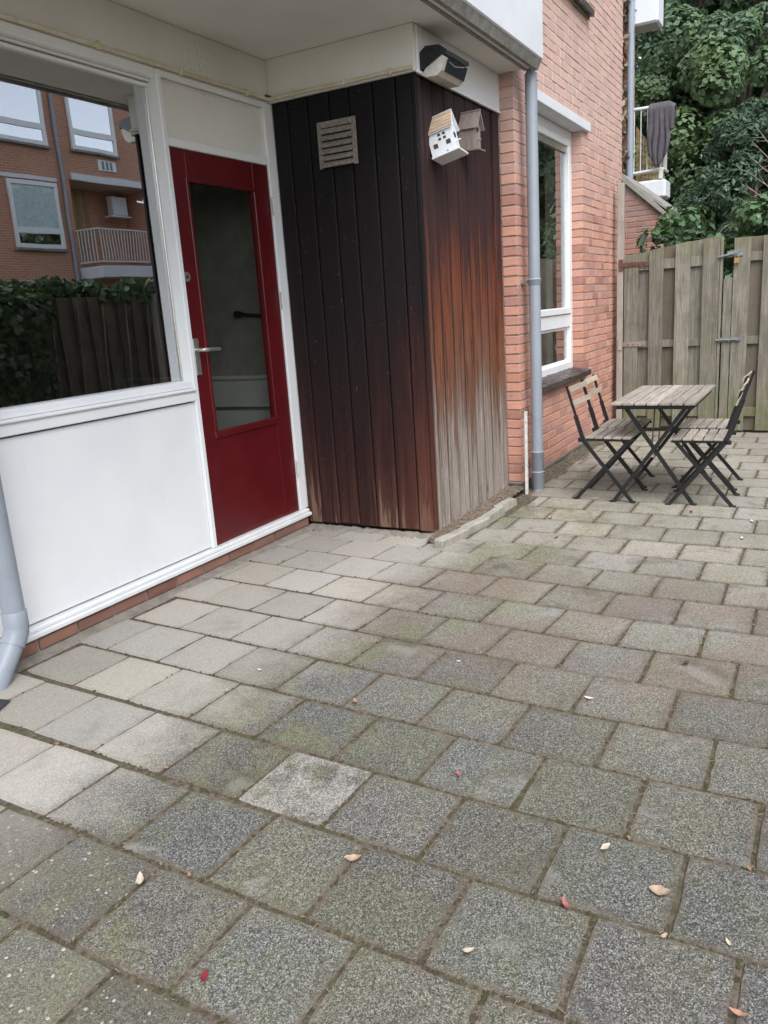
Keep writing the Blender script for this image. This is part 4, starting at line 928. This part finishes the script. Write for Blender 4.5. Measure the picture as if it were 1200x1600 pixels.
q = MB(); q.box((8.478, .735, .885), (8.4855, .93, .925), .002); q.tube([(8.468, .955, .905), (8.468, .745, .905)], .009, 8); 
for y_ in (.76, .84, .92): q.box((8.463, y_-.008, .885), (8.480, y_+.008, .925), .002)
q.build('bolt_latch', M['zinc'], fen)
pl = thing('padlock', (8.455, .80, 1.62), 'small brass padlock hanging from the gate hasp', 'padlock')
q = MB(); q.box((8.445, .772, 1.605), (8.467, .822, 1.655), .004); q.build('body', M['brass'], pl)
q = MB(); q.tube([(8.456, .785, 1.65), (8.456, .785, 1.675), (8.456, .797, 1.688), (8.456, .809, 1.675), (8.456, .809, 1.65)], .004, 8); q.build('shackle', M['zinc'], pl)

# ------------------------------------------------------------------ neighbour: brick shed end, balcony, creeper
ns = thing('brick_shed', (11.6, 2.3, 0), 'small brick shed end with a sloping grey coping board behind the gate', 'shed')
def cop(y): return 2.90-(2.48-y)*0.80
q = MB(); q.prism([(11.508, 2.03, 0), (11.508, 2.55, 0), (11.508, 2.55, cop(2.55)-.09), (11.508, 2.03, cop(2.03)-.09)], (1.5, 0, 0)); core = q.build('shed_wall', M['mortar_pale'], ns)
BF = [brick_mesh(80+k, 0.21, M['brick_far'], .056, .05) for k in range(4)]
r = random.Random(4)
for c in range(18, 40):
    z = .03+c*.068; y = 2.02 if c % 2 else 2.02-.0
    L = .21 if c % 2 else .10
    while y < 2.5:
        Lc = min(L, 2.56-y)
        top = cop(y)-.10
        if z < top and Lc > .03: place('brick', BF[r.randrange(4)], (11.5, y+Lc/2, z), core, (0, 0, -math.pi/2), (Lc/.21, 1, 1))
        y += Lc+.012; L = .21 if r.random() < .8 else .1
q = MB(); q.prism([(11.44, 1.92, cop(1.92)-.10), (11.44, 1.965, cop(1.965)-.145), (11.44, 2.62, cop(2.62)-.08), (11.44, 2.62, cop(2.62)+.02)], (.10, 0, 0)); q.build('coping_board', M['coping'], ns)
q = MB(); q.prism([(11.55, 1.94, cop(1.94)-.06), (11.55, 2.62, cop(2.62)-.06), (11.55, 2.62, cop(2.62)-.02), (11.55, 1.94, cop(1.94)-.02)], (1.5, 0, 0)); q.build('roof', M['conc'], ns)

nb = thing('neighbour_house', (15, 3.2, 0), 'next house of the row with white balcony slabs beyond the brick wall', 'house')
q = MB(); q.box((14.62, 3.10, 0), (15.0, 8, 9), 0); q.build('wall', M['brickface'], nb)
q = MB(); q.box((14.5, 2.49, 2.888), (14.98, 3.09, 3.175), .03); q.build('balcony_slab', M['white_ext'], nb)
q = MB(); q.box((14.5, 2.652, 5.50), (14.98, 3.09, 6.5), .03); q.build('balcony_slab', M['white_ext'], nb)
q = MB(); q.tube([(14.52, 2.64, 4.275), (14.52, 3.06, 4.285)], .026, 10); q.tube([(14.52, 2.54, 3.33), (14.52, 3.06, 3.31)], .024, 10); q.tube([(14.52, 2.54, 4.275), (14.95, 2.54, 4.275)], .026, 10); q.tube([(14.52, 2.54, 3.33), (14.95, 2.54, 3.33)], .022, 10); q.box((14.50, 2.535, 3.175), (14.54, 2.60, 3.33), .004); q.tube([(14.52, 2.64, 4.275), (14.52, 2.54, 4.275)], .026, 10)
rl = q.build('railing', M['rail'], nb)
for k in range(5):
    y = 3.0-k*.105; q = MB(); q.tube([(14.52, y, 3.33), (14.52, y, 4.27)], .009, 6); q.build('bar', M['rail'], rl)
q = MB()
for k in range(3): q.tube([(14.62+k*.11, 2.54, 3.33), (14.62+k*.11, 2.54, 4.27)], .008, 5)
o = q.build('bars', M['rail'], rl); o['kind'] = 'stuff'
q = MB()
for k in range(20):
    y = 2.60+k*.023; q.box((14.93, y, 3.18), (14.942, y+.012, 3.52+k*.030), 0)
q.build('slatted_screen', M['bamboo'], nb)
q = MB(); q.tube([(14.46, 3.05, 0), (14.46, 3.05, 8.5)], .05, 14); tag(q.build('downpipe', M['pvc']), 'pale grey downpipe beside the creeper at the far end of the wall', 'downpipe')
# cloth over the balcony rail
cm = MB(); nu, nv = 34, 30; vs = []
for i in range(nu):
    u = i/(nu-1); Y = 2.76-u*.40
    low = np.interp(u, [0, .25, .5, .7, .82, 1], [3.62, 3.36, 3.36, 3.52, 3.90, 3.96])
    for j in range(nv):
        v = j/(nv-1)
        if v < .12: X = 14.60-.0*v; z = 4.05+(4.27-4.05)*(v/.12)
        elif v < .22: t_ = (v-.12)/.10*math.pi; X = 14.52+.045*math.cos(t_); z = 4.275+.045*math.sin(t_)
        else: X = 14.475; z = 4.275+(low-4.275)*((v-.22)/.78)
        hang = max(0, 4.27-z); fold = math.sin(u*30+z*1.5)*.5+math.sin(u*57+1)*.3
        if v >= .22: X -= .035+.04*fold*min(1, hang*2)
        vs.append((X, Y+(.02*math.sin(z*7+u*5)-.05*max(0, u-.6))*min(1, hang*2), z-(.06*max(0, u-.75)*4 if v > .12 else 0)))
fs = [(i*nv+j, (i+1)*nv+j, (i+1)*nv+j+1, i*nv+j+1) for i in range(nu-1) for j in range(nv-1)]
cm.add(vs, fs, 0, True); cl_ = cm.build('draped_cloth', M['cloth']); tag(cl_, 'dark grey cloth draped over the white balcony railing', 'cloth')
md = cl_.modifiers.new('solid', 'SOLIDIFY'); md.thickness = .012

# ------------------------------------------------------------------ foliage
def leaf_cloud(name, mat, centers, radii, n_per, size, parent=None, elong=1.5, up=0.35, fold=0.25, seed=0, shell=0.55, lobed=False):
    R = np.random.default_rng(seed); P = []; Nn = []
    for c, rd, n in zip(centers, radii, n_per):
        d = R.normal(size=(n, 3)); d /= np.linalg.norm(d, axis=1)[:, None]; rr = (shell+(1-shell)*R.random(n)**0.6)[:, None]
        rad3 = np.array(rd)*np.ones(3)
        P.append(np.array(c)+d*rr*rad3); nn = d*1.0+R.normal(size=(n, 3))*0.48+np.array([0, 0, up]); Nn.append(nn/np.linalg.norm(nn, axis=1)[:, None])
    P = np.concatenate(P); Nn = np.concatenate(Nn); n = len(P)
    t = R.normal(size=(n, 3)); t -= Nn*(t*Nn).sum(1)[:, None]; t /= np.linalg.norm(t, axis=1)[:, None]; b = np.cross(Nn, t)
    s = (size*R.uniform(.45, 1.5, n))[:, None]
    if lobed:
        prof = [(0, -.5, 0), (.42, -.62, .03), (.62, -.1, .07), (.33, .12, .04), (0, .75, 0), (-.33, .12, .04), (-.62, -.1, .07), (-.42, -.62, .03)]
    else:
        prof = [(0, -.5*elong, 0), (.45, -.1, fold*.4), (0, .5*elong, 0), (-.45, -.1, fold*.4)]
    V = np.stack([P+b*(x*s)+t*(y*s)+Nn*(z*s) for x, y, z in prof], 1).reshape(-1, 3); k = len(prof)
    F = np.arange(n*k).reshape(n, k)
    return np_mesh(name, V, F, mat, parent)
def limbs(parent, name, base, tips, r0, seed=0, mat='bark'):
    R = random.Random(seed); q = MB(); base = [Vector(p) for p in base]
    q.tube(base, [r0*(1-.55*i/(len(base)-1)) for i in range(len(base))], 10, True); tr = q.build(name, M[mat], parent)
    q = MB()
    for tp in tips:
        tp = Vector(tp); i = R.randrange(max(1, len(base)//2), len(base)); st = base[i]; mid = st.lerp(tp, .5)+Vector((R.uniform(-.2, .2), R.uniform(-.2, .2), R.uniform(0, .35)))
        q.tube([st, st.lerp(mid, .5)+Vector((0, 0, .06)), mid, tp], [r0*.35, r0*.28, r0*.2, r0*.07], 6)
    q.build('limb', M[mat], parent)
def cone_clumps(n, c, r0, z0, z1, seed, cr=(.4, .8), p=.8):
    R = np.random.default_rng(seed); C = []; Q = []
    for _ in range(n):
        t = R.random()**1.25; a = R.uniform(0, 2*math.pi); rr = r0*(1-t)**p*R.uniform(.78, 1.04)+.15; s = R.uniform(*cr)*(1-.35*t)
        C.append(np.array((c[0]+rr*math.cos(a), c[1]+rr*math.sin(a), z0+(z1-z0)*t+R.uniform(-.2, .2)))); Q.append((s, s, s*.85))
    return C, Q
def clumps(n, c, rad3, seed, cr=(.35, .7), bottom=None):
    R = np.random.default_rng(seed); C = []; Q = []
    while len(C) < n:
        d = R.normal(size=3); d /= np.linalg.norm(d); p = np.array(c)+d*np.array(rad3)*R.uniform(.5, 1.0)
        if bottom is not None and p[2] < bottom: continue
        s = R.uniform(*cr); C.append(p); Q.append((s, s, s*.8))
    return C, Q
t1 = thing('maple_tree', (21.0, 2.0, 0), 'tall bright green leafy tree rising over the gate and fence', 'tree')
C1, Q1 = cone_clumps(400, (21.0, 2.0), 3.5, 1.6, 12.0, 1, (.38, .66)); limbs(t1, 'trunk', [(21, 2.0, 0), (21, 2.0, 2.0), (21, 2.0, 4.2), (20.95, 2.0, 6.3), (21, 2.0, 9.5)], C1[:30], .20, 1)
leaf_cloud('crown', M['maple'], C1, Q1, [330]*len(C1), .082, t1, 1.2, .7, seed=11, lobed=True, shell=.9)
t2 = thing('yew_tree', (17.2, 1.5, 0), 'dense dark green yew behind the ivy covered fence', 'tree')
C2, Q2 = cone_clumps(120, (17.2, 1.45), 1.35, .6, 4.4, 2, (.26, .5), .55); limbs(t2, 'trunk', [(17.2, 1.5, 0), (17.2, 1.5, 1.2), (17.2, 1.48, 2.5), (17.2, 1.45, 4.1)], C2[:20], .14, 2)
leaf_cloud('crown', M['yew'], C2, Q2, [480]*len(C2), .045, t2, 2.4, .5, seed=12, shell=.7)
t3 = thing('leafy_tree', (16.6, -3.4, 0), 'mid green tree standing beyond the fence to the right of the yew', 'tree')
C3, Q3 = clumps(70, (16.8, -3.2, 5.0), (2.0, 2.5, 3.1), 3, (.45, .9)); limbs(t3, 'trunk', [(16.6, -3.4, 0), (16.65, -3.3, 1.7), (16.7, -3.25, 3.4), (16.8, -3.2, 5.5)], C3[:18], .15, 3)
leaf_cloud('crown', M['maple'], C3, Q3, [520]*len(C3), .095, t3, 1.2, .7, seed=13, lobed=True)
t4 = thing('beech_tree', (22.5, 4.2, 0), 'dark tree far behind the neighbouring balcony', 'tree')
C4, Q4 = clumps(60, (22.6, 3.4, 6.0), (2.0, 2.2, 4.2), 4, (.5, 1.0)); limbs(t4, 'trunk', [(22.5, 3.5, 0), (22.5, 3.5, 2), (22.55, 3.4, 4), (22.6, 3.4, 7.5)], C4[:16], .18, 4)
leaf_cloud('crown', M['yew'], C4, Q4, [420]*len(C4), .10, t4, 1.4, .5, seed=14)
iv = thing('ivy_hedge', (9.2, 0.2, 0), 'thick ivy hedge spilling up behind the gate and fence', 'hedge')
R = np.random.default_rng(5); CI, QI = [], []
for _ in range(120):
    y = R.uniform(-2.2, 1.65); top = 2.02+.30*np.clip((1.2-y)/1.0, 0, 1)+.10*math.sin(y*5); z = R.uniform(.3, top); CI.append((9.15+R.uniform(-.12, .45), y, z)); QI.append((.22, .30, .20))
leaf_cloud('foliage', M['ivy'], CI, QI, [230]*len(CI), .050, iv, seed=15, up=.6, lobed=True, shell=.4)
q = MB()
for k in range(14):
    y = -2+k*.27; q.tube([(9.3, y, 0), (9.25, y+.05, .8), (9.3, y+R.uniform(-.2, .2), 1.7)], [.018, .013, .006], 6)
q.build('stem', M['bark'], iv)
bs = thing('bare_shrub', (10.2, 0.1, 0), 'leafless pale twigs arching in front of the dark yew', 'shrub')
q = MB(); R2 = random.Random(9)
q.tube([(10.3, .0, 0), (10.3, .0, 1.5)], [.02, .014], 6)
for k in range(6):
    z0 = 1.9+.09*k; pts = [Vector((10.3, .0, 1.5)), Vector((10.25, .25, z0)), Vector((10.2, .62, z0+.22+.04*k)), Vector((10.2, .98-.03*k, z0+.45+.05*k))]
    q.tube(pts, [.010, .007, .005, .002], 5)
    for j in range(4):
        p = pts[2].lerp(pts[3], R2.random()); q.tube([p, p+Vector((R2.uniform(-.08, .08), R2.uniform(.05, .16), R2.uniform(-.06, .14)))], [.003, .001], 4)
q.tube([(10.3, .0, 1.6), (10.2, .55, 2.18), (10.15, .95, 2.16), (10.1, 1.16, 1.98), (10.1, 1.20, 1.78)], [.008, .006, .004, .003, .002], 5)
q.build('twigs', M['twig'], bs)
cr = thing('dried_creeper', (14.5, 3.3, 0), 'strip of dried brown creeper clinging to the far wall edge', 'creeper')
CC = [(14.45+R.uniform(-.04, .1), 3.12+R.uniform(.0, .35), z) for z in np.arange(1.0, 8.0, .10)]
leaf_cloud('leaves', M['dry'], CC, [(.10, .16, .12)]*len(CC), [46]*len(CC), .065, cr, seed=16, shell=.3)
q = MB()
for k in range(4): q.tube([(14.52, 3.15+k*.08, 0), (14.5, 3.2+k*.07, 3), (14.52, 3.18+k*.08, 5.5), (14.5, 3.2+k*.06, 8)], .012, 5)
q.build('stem', M['bark'], cr)
tl = thing('treeline', (26, 0, 0), 'far row of trees beyond the gardens', 'trees'); tl['kind'] = 'stuff'
CT, QT = clumps(60, (26, -1, 4.2), (2.0, 9.0, 3.6), 8, (.8, 1.5)); leaf_cloud('crown', M['maple'], CT, QT, [170]*len(CT), .30, tl, seed=17)

# ------------------------------------------------------------------ across the yard (seen mirrored in the window)
of = thing('back_fence', (6, -2.05, 0), 'dark board fence across the yard, mirrored in the big window', 'fence')
x = 0.3; k = 0
while x < 8.4:
    q = MB(); pr = k % 2 == 0
    q.box((x-(0 if pr else .05), -2.03 if pr else -2.085, .03), (x+(.14 if pr else .155), -2.01 if pr else -2.065, 1.80), .002); q.build('board', M['fence_shaded'], of); x += .14 if pr else .105; k += 1
for z in (.3, .95, 1.6):
    q = MB(); q.box((0.3, -2.062, z), (8.42, -2.032, z+.08), .002); q.build('rail', M['fence_shaded'], of)
oh = thing('back_hedge', (6, -2.2, 0), 'ivy hedge hanging over the board fence across the yard, seen in the window', 'hedge')
R = np.random.default_rng(21); CH, QH = [], []
for _ in range(90): CH.append((R.uniform(2.5, 9.0), -2.12+R.uniform(-.2, .1), R.uniform(1.78, 1.98))); QH.append((.22, .16, .10))
for _ in range(60): CH.append((R.uniform(4.2, 6.7), -1.95+R.uniform(-.12, .12), R.uniform(.3, 1.8))); QH.append((.25, .16, .25))
leaf_cloud('foliage', M['ivy_dark'], CH, QH, [90]*len(CH), .06, oh, seed=22, lobed=True, shell=.4)
q = MB()
for k in range(12): q.tube([(4.3+k*.4, -2.0, 0), (4.4+k*.4, -1.98, 1.7)], .012, 5)
q.build('stem', M['bark'], oh)
OY = -13.8
ob = thing('opposite_house', (18, OY, 0), 'brick apartment house across the gardens, mirrored in the big window', 'house')
q = MB(); lx0, lx1, lz0, lz1 = 17.95, 21.2, 3.24, 5.72
q.box((4, OY-6, 0), (lx0, OY, 9.2), 0); q.box((lx1, OY-6, 0), (34, OY, 9.2), 0); q.box((lx0, OY-6, 0), (lx1, OY, lz0), 0); q.box((lx0, OY-6, lz1), (lx1, OY, 9.2), 0); q.box((lx0, OY-6, lz0), (lx1, OY-1.2, lz1), 0)
ow = q.build('wall', M['brickface'], ob)
q = MB(); q.box((3.7, OY-6.3, 9.2), (34.3, OY+.25, 9.55), .01); q.build('roof', M['conc'], ob)
def far_window(x0, x1, z0, z1, zm, curtain):
    y = OY+.07; t = .11; q = MB()
    q.box((x0, y-.05, z0), (x0+t, y+.03, z1), .004); q.box((x1-t, y-.05, z0), (x1, y+.03, z1), .004); q.box((x0+t, y-.05, z1-t), (x1-t, y+.03, z1), .004); q.box((x0+t, y-.05, z0), (x1-t, y+.03, z0+t), .004); q.box((x0+t, y-.05, zm-.08), (x1-t, y+.03, zm+.08), .004)
    w = q.build('window', M['upvc'], ob)
    q = MB(); q.box((x0-.05, y-.05, z0-.07), (x1+.05, y+.07, z0-.004), .004); q.build('sill', M['conc'], w)
    if curtain:
        q = MB(); n = 60; vs = []; fs = []
        for i in range(n): xx = x0+t+(x1-x0-2*t)*i/(n-1); yy = y-.018+.007*math.sin(i*1.7); vs += [(xx, yy, zm+.08), (xx, yy, z1-t)]
        fs = [(2*i, 2*i+2, 2*i+3, 2*i+1) for i in range(n-1)]; q.add(vs, fs, 0, True); q.build('curtain', M['curtain'], w)
        q = MB(); q.box((x0+t, y-.03, z0+t), (x1-t, y-.005, zm-.08), 0); q.build('pane', M['glass_far'], w)
        q = MB(); q.box((x0+t, y-.008, zm+.08), (x1-t, y-.002, z1-t), 0); q.build('pane', M['glass_clear'], w)
    else:
        q = MB(); q.box((x0+t, y-.03, z0+t), (x1-t, y-.005, z1-t), 0); q.build('pane', M['glass_far'], w)
far_window(15.75, 17.38, 3.75, 5.55, 4.22, True); far_window(18.2, 19.95, 6.6, 8.35, 7.1, False); far_window(15.4, 17.32, 6.55, 8.35, 7.05, False)
far_window(12.2, 13.8, 3.75, 5.55, 4.22, True); far_window(12.2, 13.8, 6.6, 8.35, 7.1, False); far_window(22.5, 24.2, 6.6, 8.35, 7.1, False); far_window(23, 24.6, 3.75, 5.55, 4.22, True)
far_window(15.9, 16.6, 1.2, 2.72, 1.6, False); far_window(17.0, 17.6, 1.2, 2.72, 1.6, False)
q = MB(); q.box((15.6, OY+.002, 5.60), (17.45, OY+.05, 5.70), .004); q.box((18.0, OY+.002, 5.73), (20.9, OY+.08, 5.93), .004); q.box((15.8, OY+.002, 2.76), (16.7, OY+.05, 2.84), .004); q.box((16.9, OY+.002, 2.76), (17.75, OY+.05, 2.84), .004); q.build('lintel', M['white_ext'], ob)
q = MB(); q.box((19.15, OY+.002, 6.12), (19.85, OY+.03, 6.42), .004); v_ = q.build('vent', M['upvc'], ob)
for k in range(3):
    q = MB(); q.box((19.28+k*.16, OY+.031, 6.15), (19.37+k*.16, OY+.04, 6.39), .002); q.build('slat', M['zinc'], v_)
q = MB(); q.tube([(17.66, OY+.07, 0), (17.66, OY+.07, 9.0)], .055, 12)
tag(q.build('downpipe', M['pvc']), 'grey downpipe on the opposite house, seen in the window glass', 'downpipe')
q = MB(); q.box((17.85, OY+.001, 2.90), (21.4, OY+.95, 3.235), .01); q.build('balcony_slab', M['white_ext'], ob)
q = MB(); yb_ = OY+.9
for z in (3.36, 4.28): q.box((17.9, yb_-.02, z-.02), (21.35, yb_+.02, z+.02), .004); q.box((17.88, OY+.02, z-.02), (17.92, yb_-.021, z+.02), .004)
rl = q.build('railing', M['rail'], ob)
for k in range(28):
    q = MB(); X = 17.98+k*.12; q.box((X-.012, yb_-.012, 3.381), (X+.012, yb_+.012, 4.259), .002); q.build('bar', M['rail'], rl)
for k in range(6):
    q = MB(); Y = OY+.1+k*.13; q.box((17.888, Y-.012, 3.381), (17.912, Y+.012, 4.259), .002); q.build('bar', M['rail'], rl)
for k in range(16):
    q = MB(); q.box((18.05+k*.095, OY-1.19, 3.26), (18.14+k*.095, OY-1.16, 5.7), .003); q.build('board', M['bamboo'], ob)
q = MB(); q.box((20.0, OY-.9, 4.9), (20.9, OY-.6, 4.94), 0); q.box((20.15, OY-.9, 4.95), (20.8, OY-.65, 5.55), .02); q.build('cupboard', M['white_ext'], ob)
q = MB(); n = 40; vs = []
for i in range(n): X = 20.0+1.2*i/(n-1); vs += [(X, yb_+.04, 3.40), (X, yb_+.045, 4.22)]
q.add(vs, [(2*i, 2*i+2, 2*i+3, 2*i+1) for i in range(n-1)]); q.build('striped_screen', M['curtain'], rl)
# small branchy tree just behind the back fence
ot = thing('young_tree', (6.3, -3.4, 0), 'thin young tree behind the back fence, mirrored at the left of the window', 'tree')
CY, QY = clumps(16, (6.15, -3.3, 3.2), (.55, .45, .75), 31, (.14, .26)); limbs(ot, 'trunk', [(6.3, -3.4, 0), (6.3, -3.38, 1.4), (6.25, -3.35, 2.6), (6.2, -3.3, 3.6)], CY, .035, 31)
leaf_cloud('crown', M['dry'], CY, QY, [26]*len(CY), .06, ot, seed=33)

# ------------------------------------------------------------------ fallen leaves
def leaf_mesh(k, mat):
    r = random.Random(900+k); n = 7; L = .042*(.85+.3*r.random()); w = L*(.36+.2*r.random()); curl = r.uniform(.5, 1.3); vs = []; fs = []
    for i in range(n):
        t = i/(n-1); ww = w*math.sin(math.pi*min(1, t*.93+.04))**.8*(1+r.uniform(-.12, .12)); z = curl*L*(t-.5)**2*r.uniform(.7, 1.3)
        for s in (-1, -.5, 0, .5, 1): vs.append((s*ww*.5+r.uniform(-.001, .001), (t-.5)*L, z+curl*.45*ww*abs(s)**1.5*(1 if s > 0 else .6)+.001))
    for i in range(n-1):
        for j in range(4): fs.append((5*i+j, 5*i+j+1, 5*i+j+6, 5*i+j+5))
    vs += [(0, -.5*L, .002), (.0012, -.5*L, .002), (.003, -.72*L, .0035)]; fs.append((5*n, 5*n+1, 5*n+2))
    b_ = MB(); b_.add(vs, fs, 0, True); return b_.mesh('fallen_leaf', mat)
def unproj(u, v, z=0.004):
    d = CX*((u-600)/1245.76)+CD*((v-800)/1245.76)+CF; t = (z-1.4)/d[2]; return (d[0]*t, d[1]*t, z)
FL = [((219, 1379), 'pale', 1.0, 'pale tan leaf lying across a joint beside the pebbly slab'), ((296, 1369), 'brown', .6, 'tiny brown curled leaf to the right of the pale tan leaf at the pebbly slab'),
      ((552, 1344), 'tan', .95, 'tan folded leaf in the joint below the bleached slab'), ((946, 1325), 'pale', .9, 'pale flat leaf at the upper left corner of a brownish slab'),
      ((1031, 1395), 'tan', 1.1, 'twisted pale brown leaf near the dark upright joint at the right'), ((883, 1415), 'pink', .85, 'round pinkish leaf on a joint between two large slabs'),
      ((731, 1488), 'pale', .8, 'narrow straw coloured leaf lying mid-slab near the bottom edge'), ((716, 1210), 'pink', .75, 'small pink leaf on a green tinged slab'),
      ((320, 1528), 'red', .8, 'crimson leaf on the slab at the lower left'), ((1155, 1588), 'salmon', .95, 'orange pink leaf at the bottom right corner'),
      ((1138, 1475), 'pale', .5, 'thin pale sliver of leaf at the right edge'), ((1038, 1465), 'tan', .5, 'little tan scrap of leaf at a joint crossing'),
      ((920, 1092), 'white', .75, 'pale grey leaf on the joint of the pinkish slabs'), ((717, 1034), 'white', .5, 'small white petal on a mossy slab in the middle of the yard'),
      ((354, 1081), 'tan', .8, 'tan leaf curled at a joint on the clean slabs'), ((555, 1098), 'brown', .95, 'brown leaf lying in a joint in mid yard'),
      ((406, 1048), 'white', .45, 'white speck of petal on the clean slabs near the door'), ((1072, 1038), 'dark', .8, 'dark rotted leaf on a pale pinkish slab'),
      ((838, 1041), 'white', .0, '')]
for i, ((u, v), c, s, lb) in enumerate(FL):
    if s == 0: continue
    o = bpy.data.objects.new('fallen_leaf', leaf_mesh(i, LEAFC[c])); COL.objects.link(o); o.location = unproj(u, v, .0045); o.rotation_euler = (rad(random.uniform(-6, 6)), rad(random.uniform(-6, 6)), random.uniform(0, 6.28)); o.scale = (s, s, s); tag(o, lb, 'leaf', 'fallen leaves on the paving')
cp = [tuple(mp[i]+np.array([0, 0, .006])) for i in rng.integers(0, len(mp), 90)]+[(rng.uniform(4.3, 5.5), rng.uniform(1.93, 2.05), .05) for _ in range(30)]+[(rng.uniform(5.8, 8.3), 1.90+rng.normal(0, .03), .03) for _ in range(40)]+[(rng.uniform(1.6, 4.2), 2.95+rng.normal(0, .012), .012) for _ in range(36)]
V = []; F = []
for (x, y, z) in cp:
    a = rng.uniform(0, 6.28); L = rng.uniform(.004, .012); w = L*rng.uniform(.3, .7); k = len(V); ca, sa = math.cos(a), math.sin(a)
    for u, v, h in ((-L, 0, .001), (0, -w, .004), (L, 0, .0015), (.2*L, w, .005)): V.append((x+u*ca-v*sa, y+u*sa+v*ca, z+h))
    F.append((k, k+1, k+2, k+3))
tag(np_mesh('leaf_crumbs', np.array(V), np.array(F), LEAFC['brown']), 'brown leaf crumbs gathered in joints and wall corners', 'leaf crumbs', kind='stuff')
far_l = [((1080, 800), 'red'), ((1040, 690), 'brown'), ((860, 810), 'tan'), ((1175, 815), 'white'), ((1160, 842), 'white'), ((870, 840), 'brown')]
fl_lab = ['reddish speck of leaf on the far slabs beyond the chairs', 'brown leaf beneath the far chairs', 'tan leaf near the foot of the grey downpipe', 'white petal at the right beyond the chairs', 'small white petal below another near the right edge', 'brown scrap of leaf a slab away from the downpipe foot']
for i, (((u, v), c), lb) in enumerate(zip(far_l, fl_lab)):
    o = bpy.data.objects.new('fallen_leaf', leaf_mesh(40+i, LEAFC[c])); COL.objects.link(o); o.location = unproj(u, v, .0045); o.rotation_euler = (0, 0, random.uniform(0, 6.28)); tag(o, lb, 'leaf', 'fallen leaves on the paving')
bpy.context.view_layer.update()
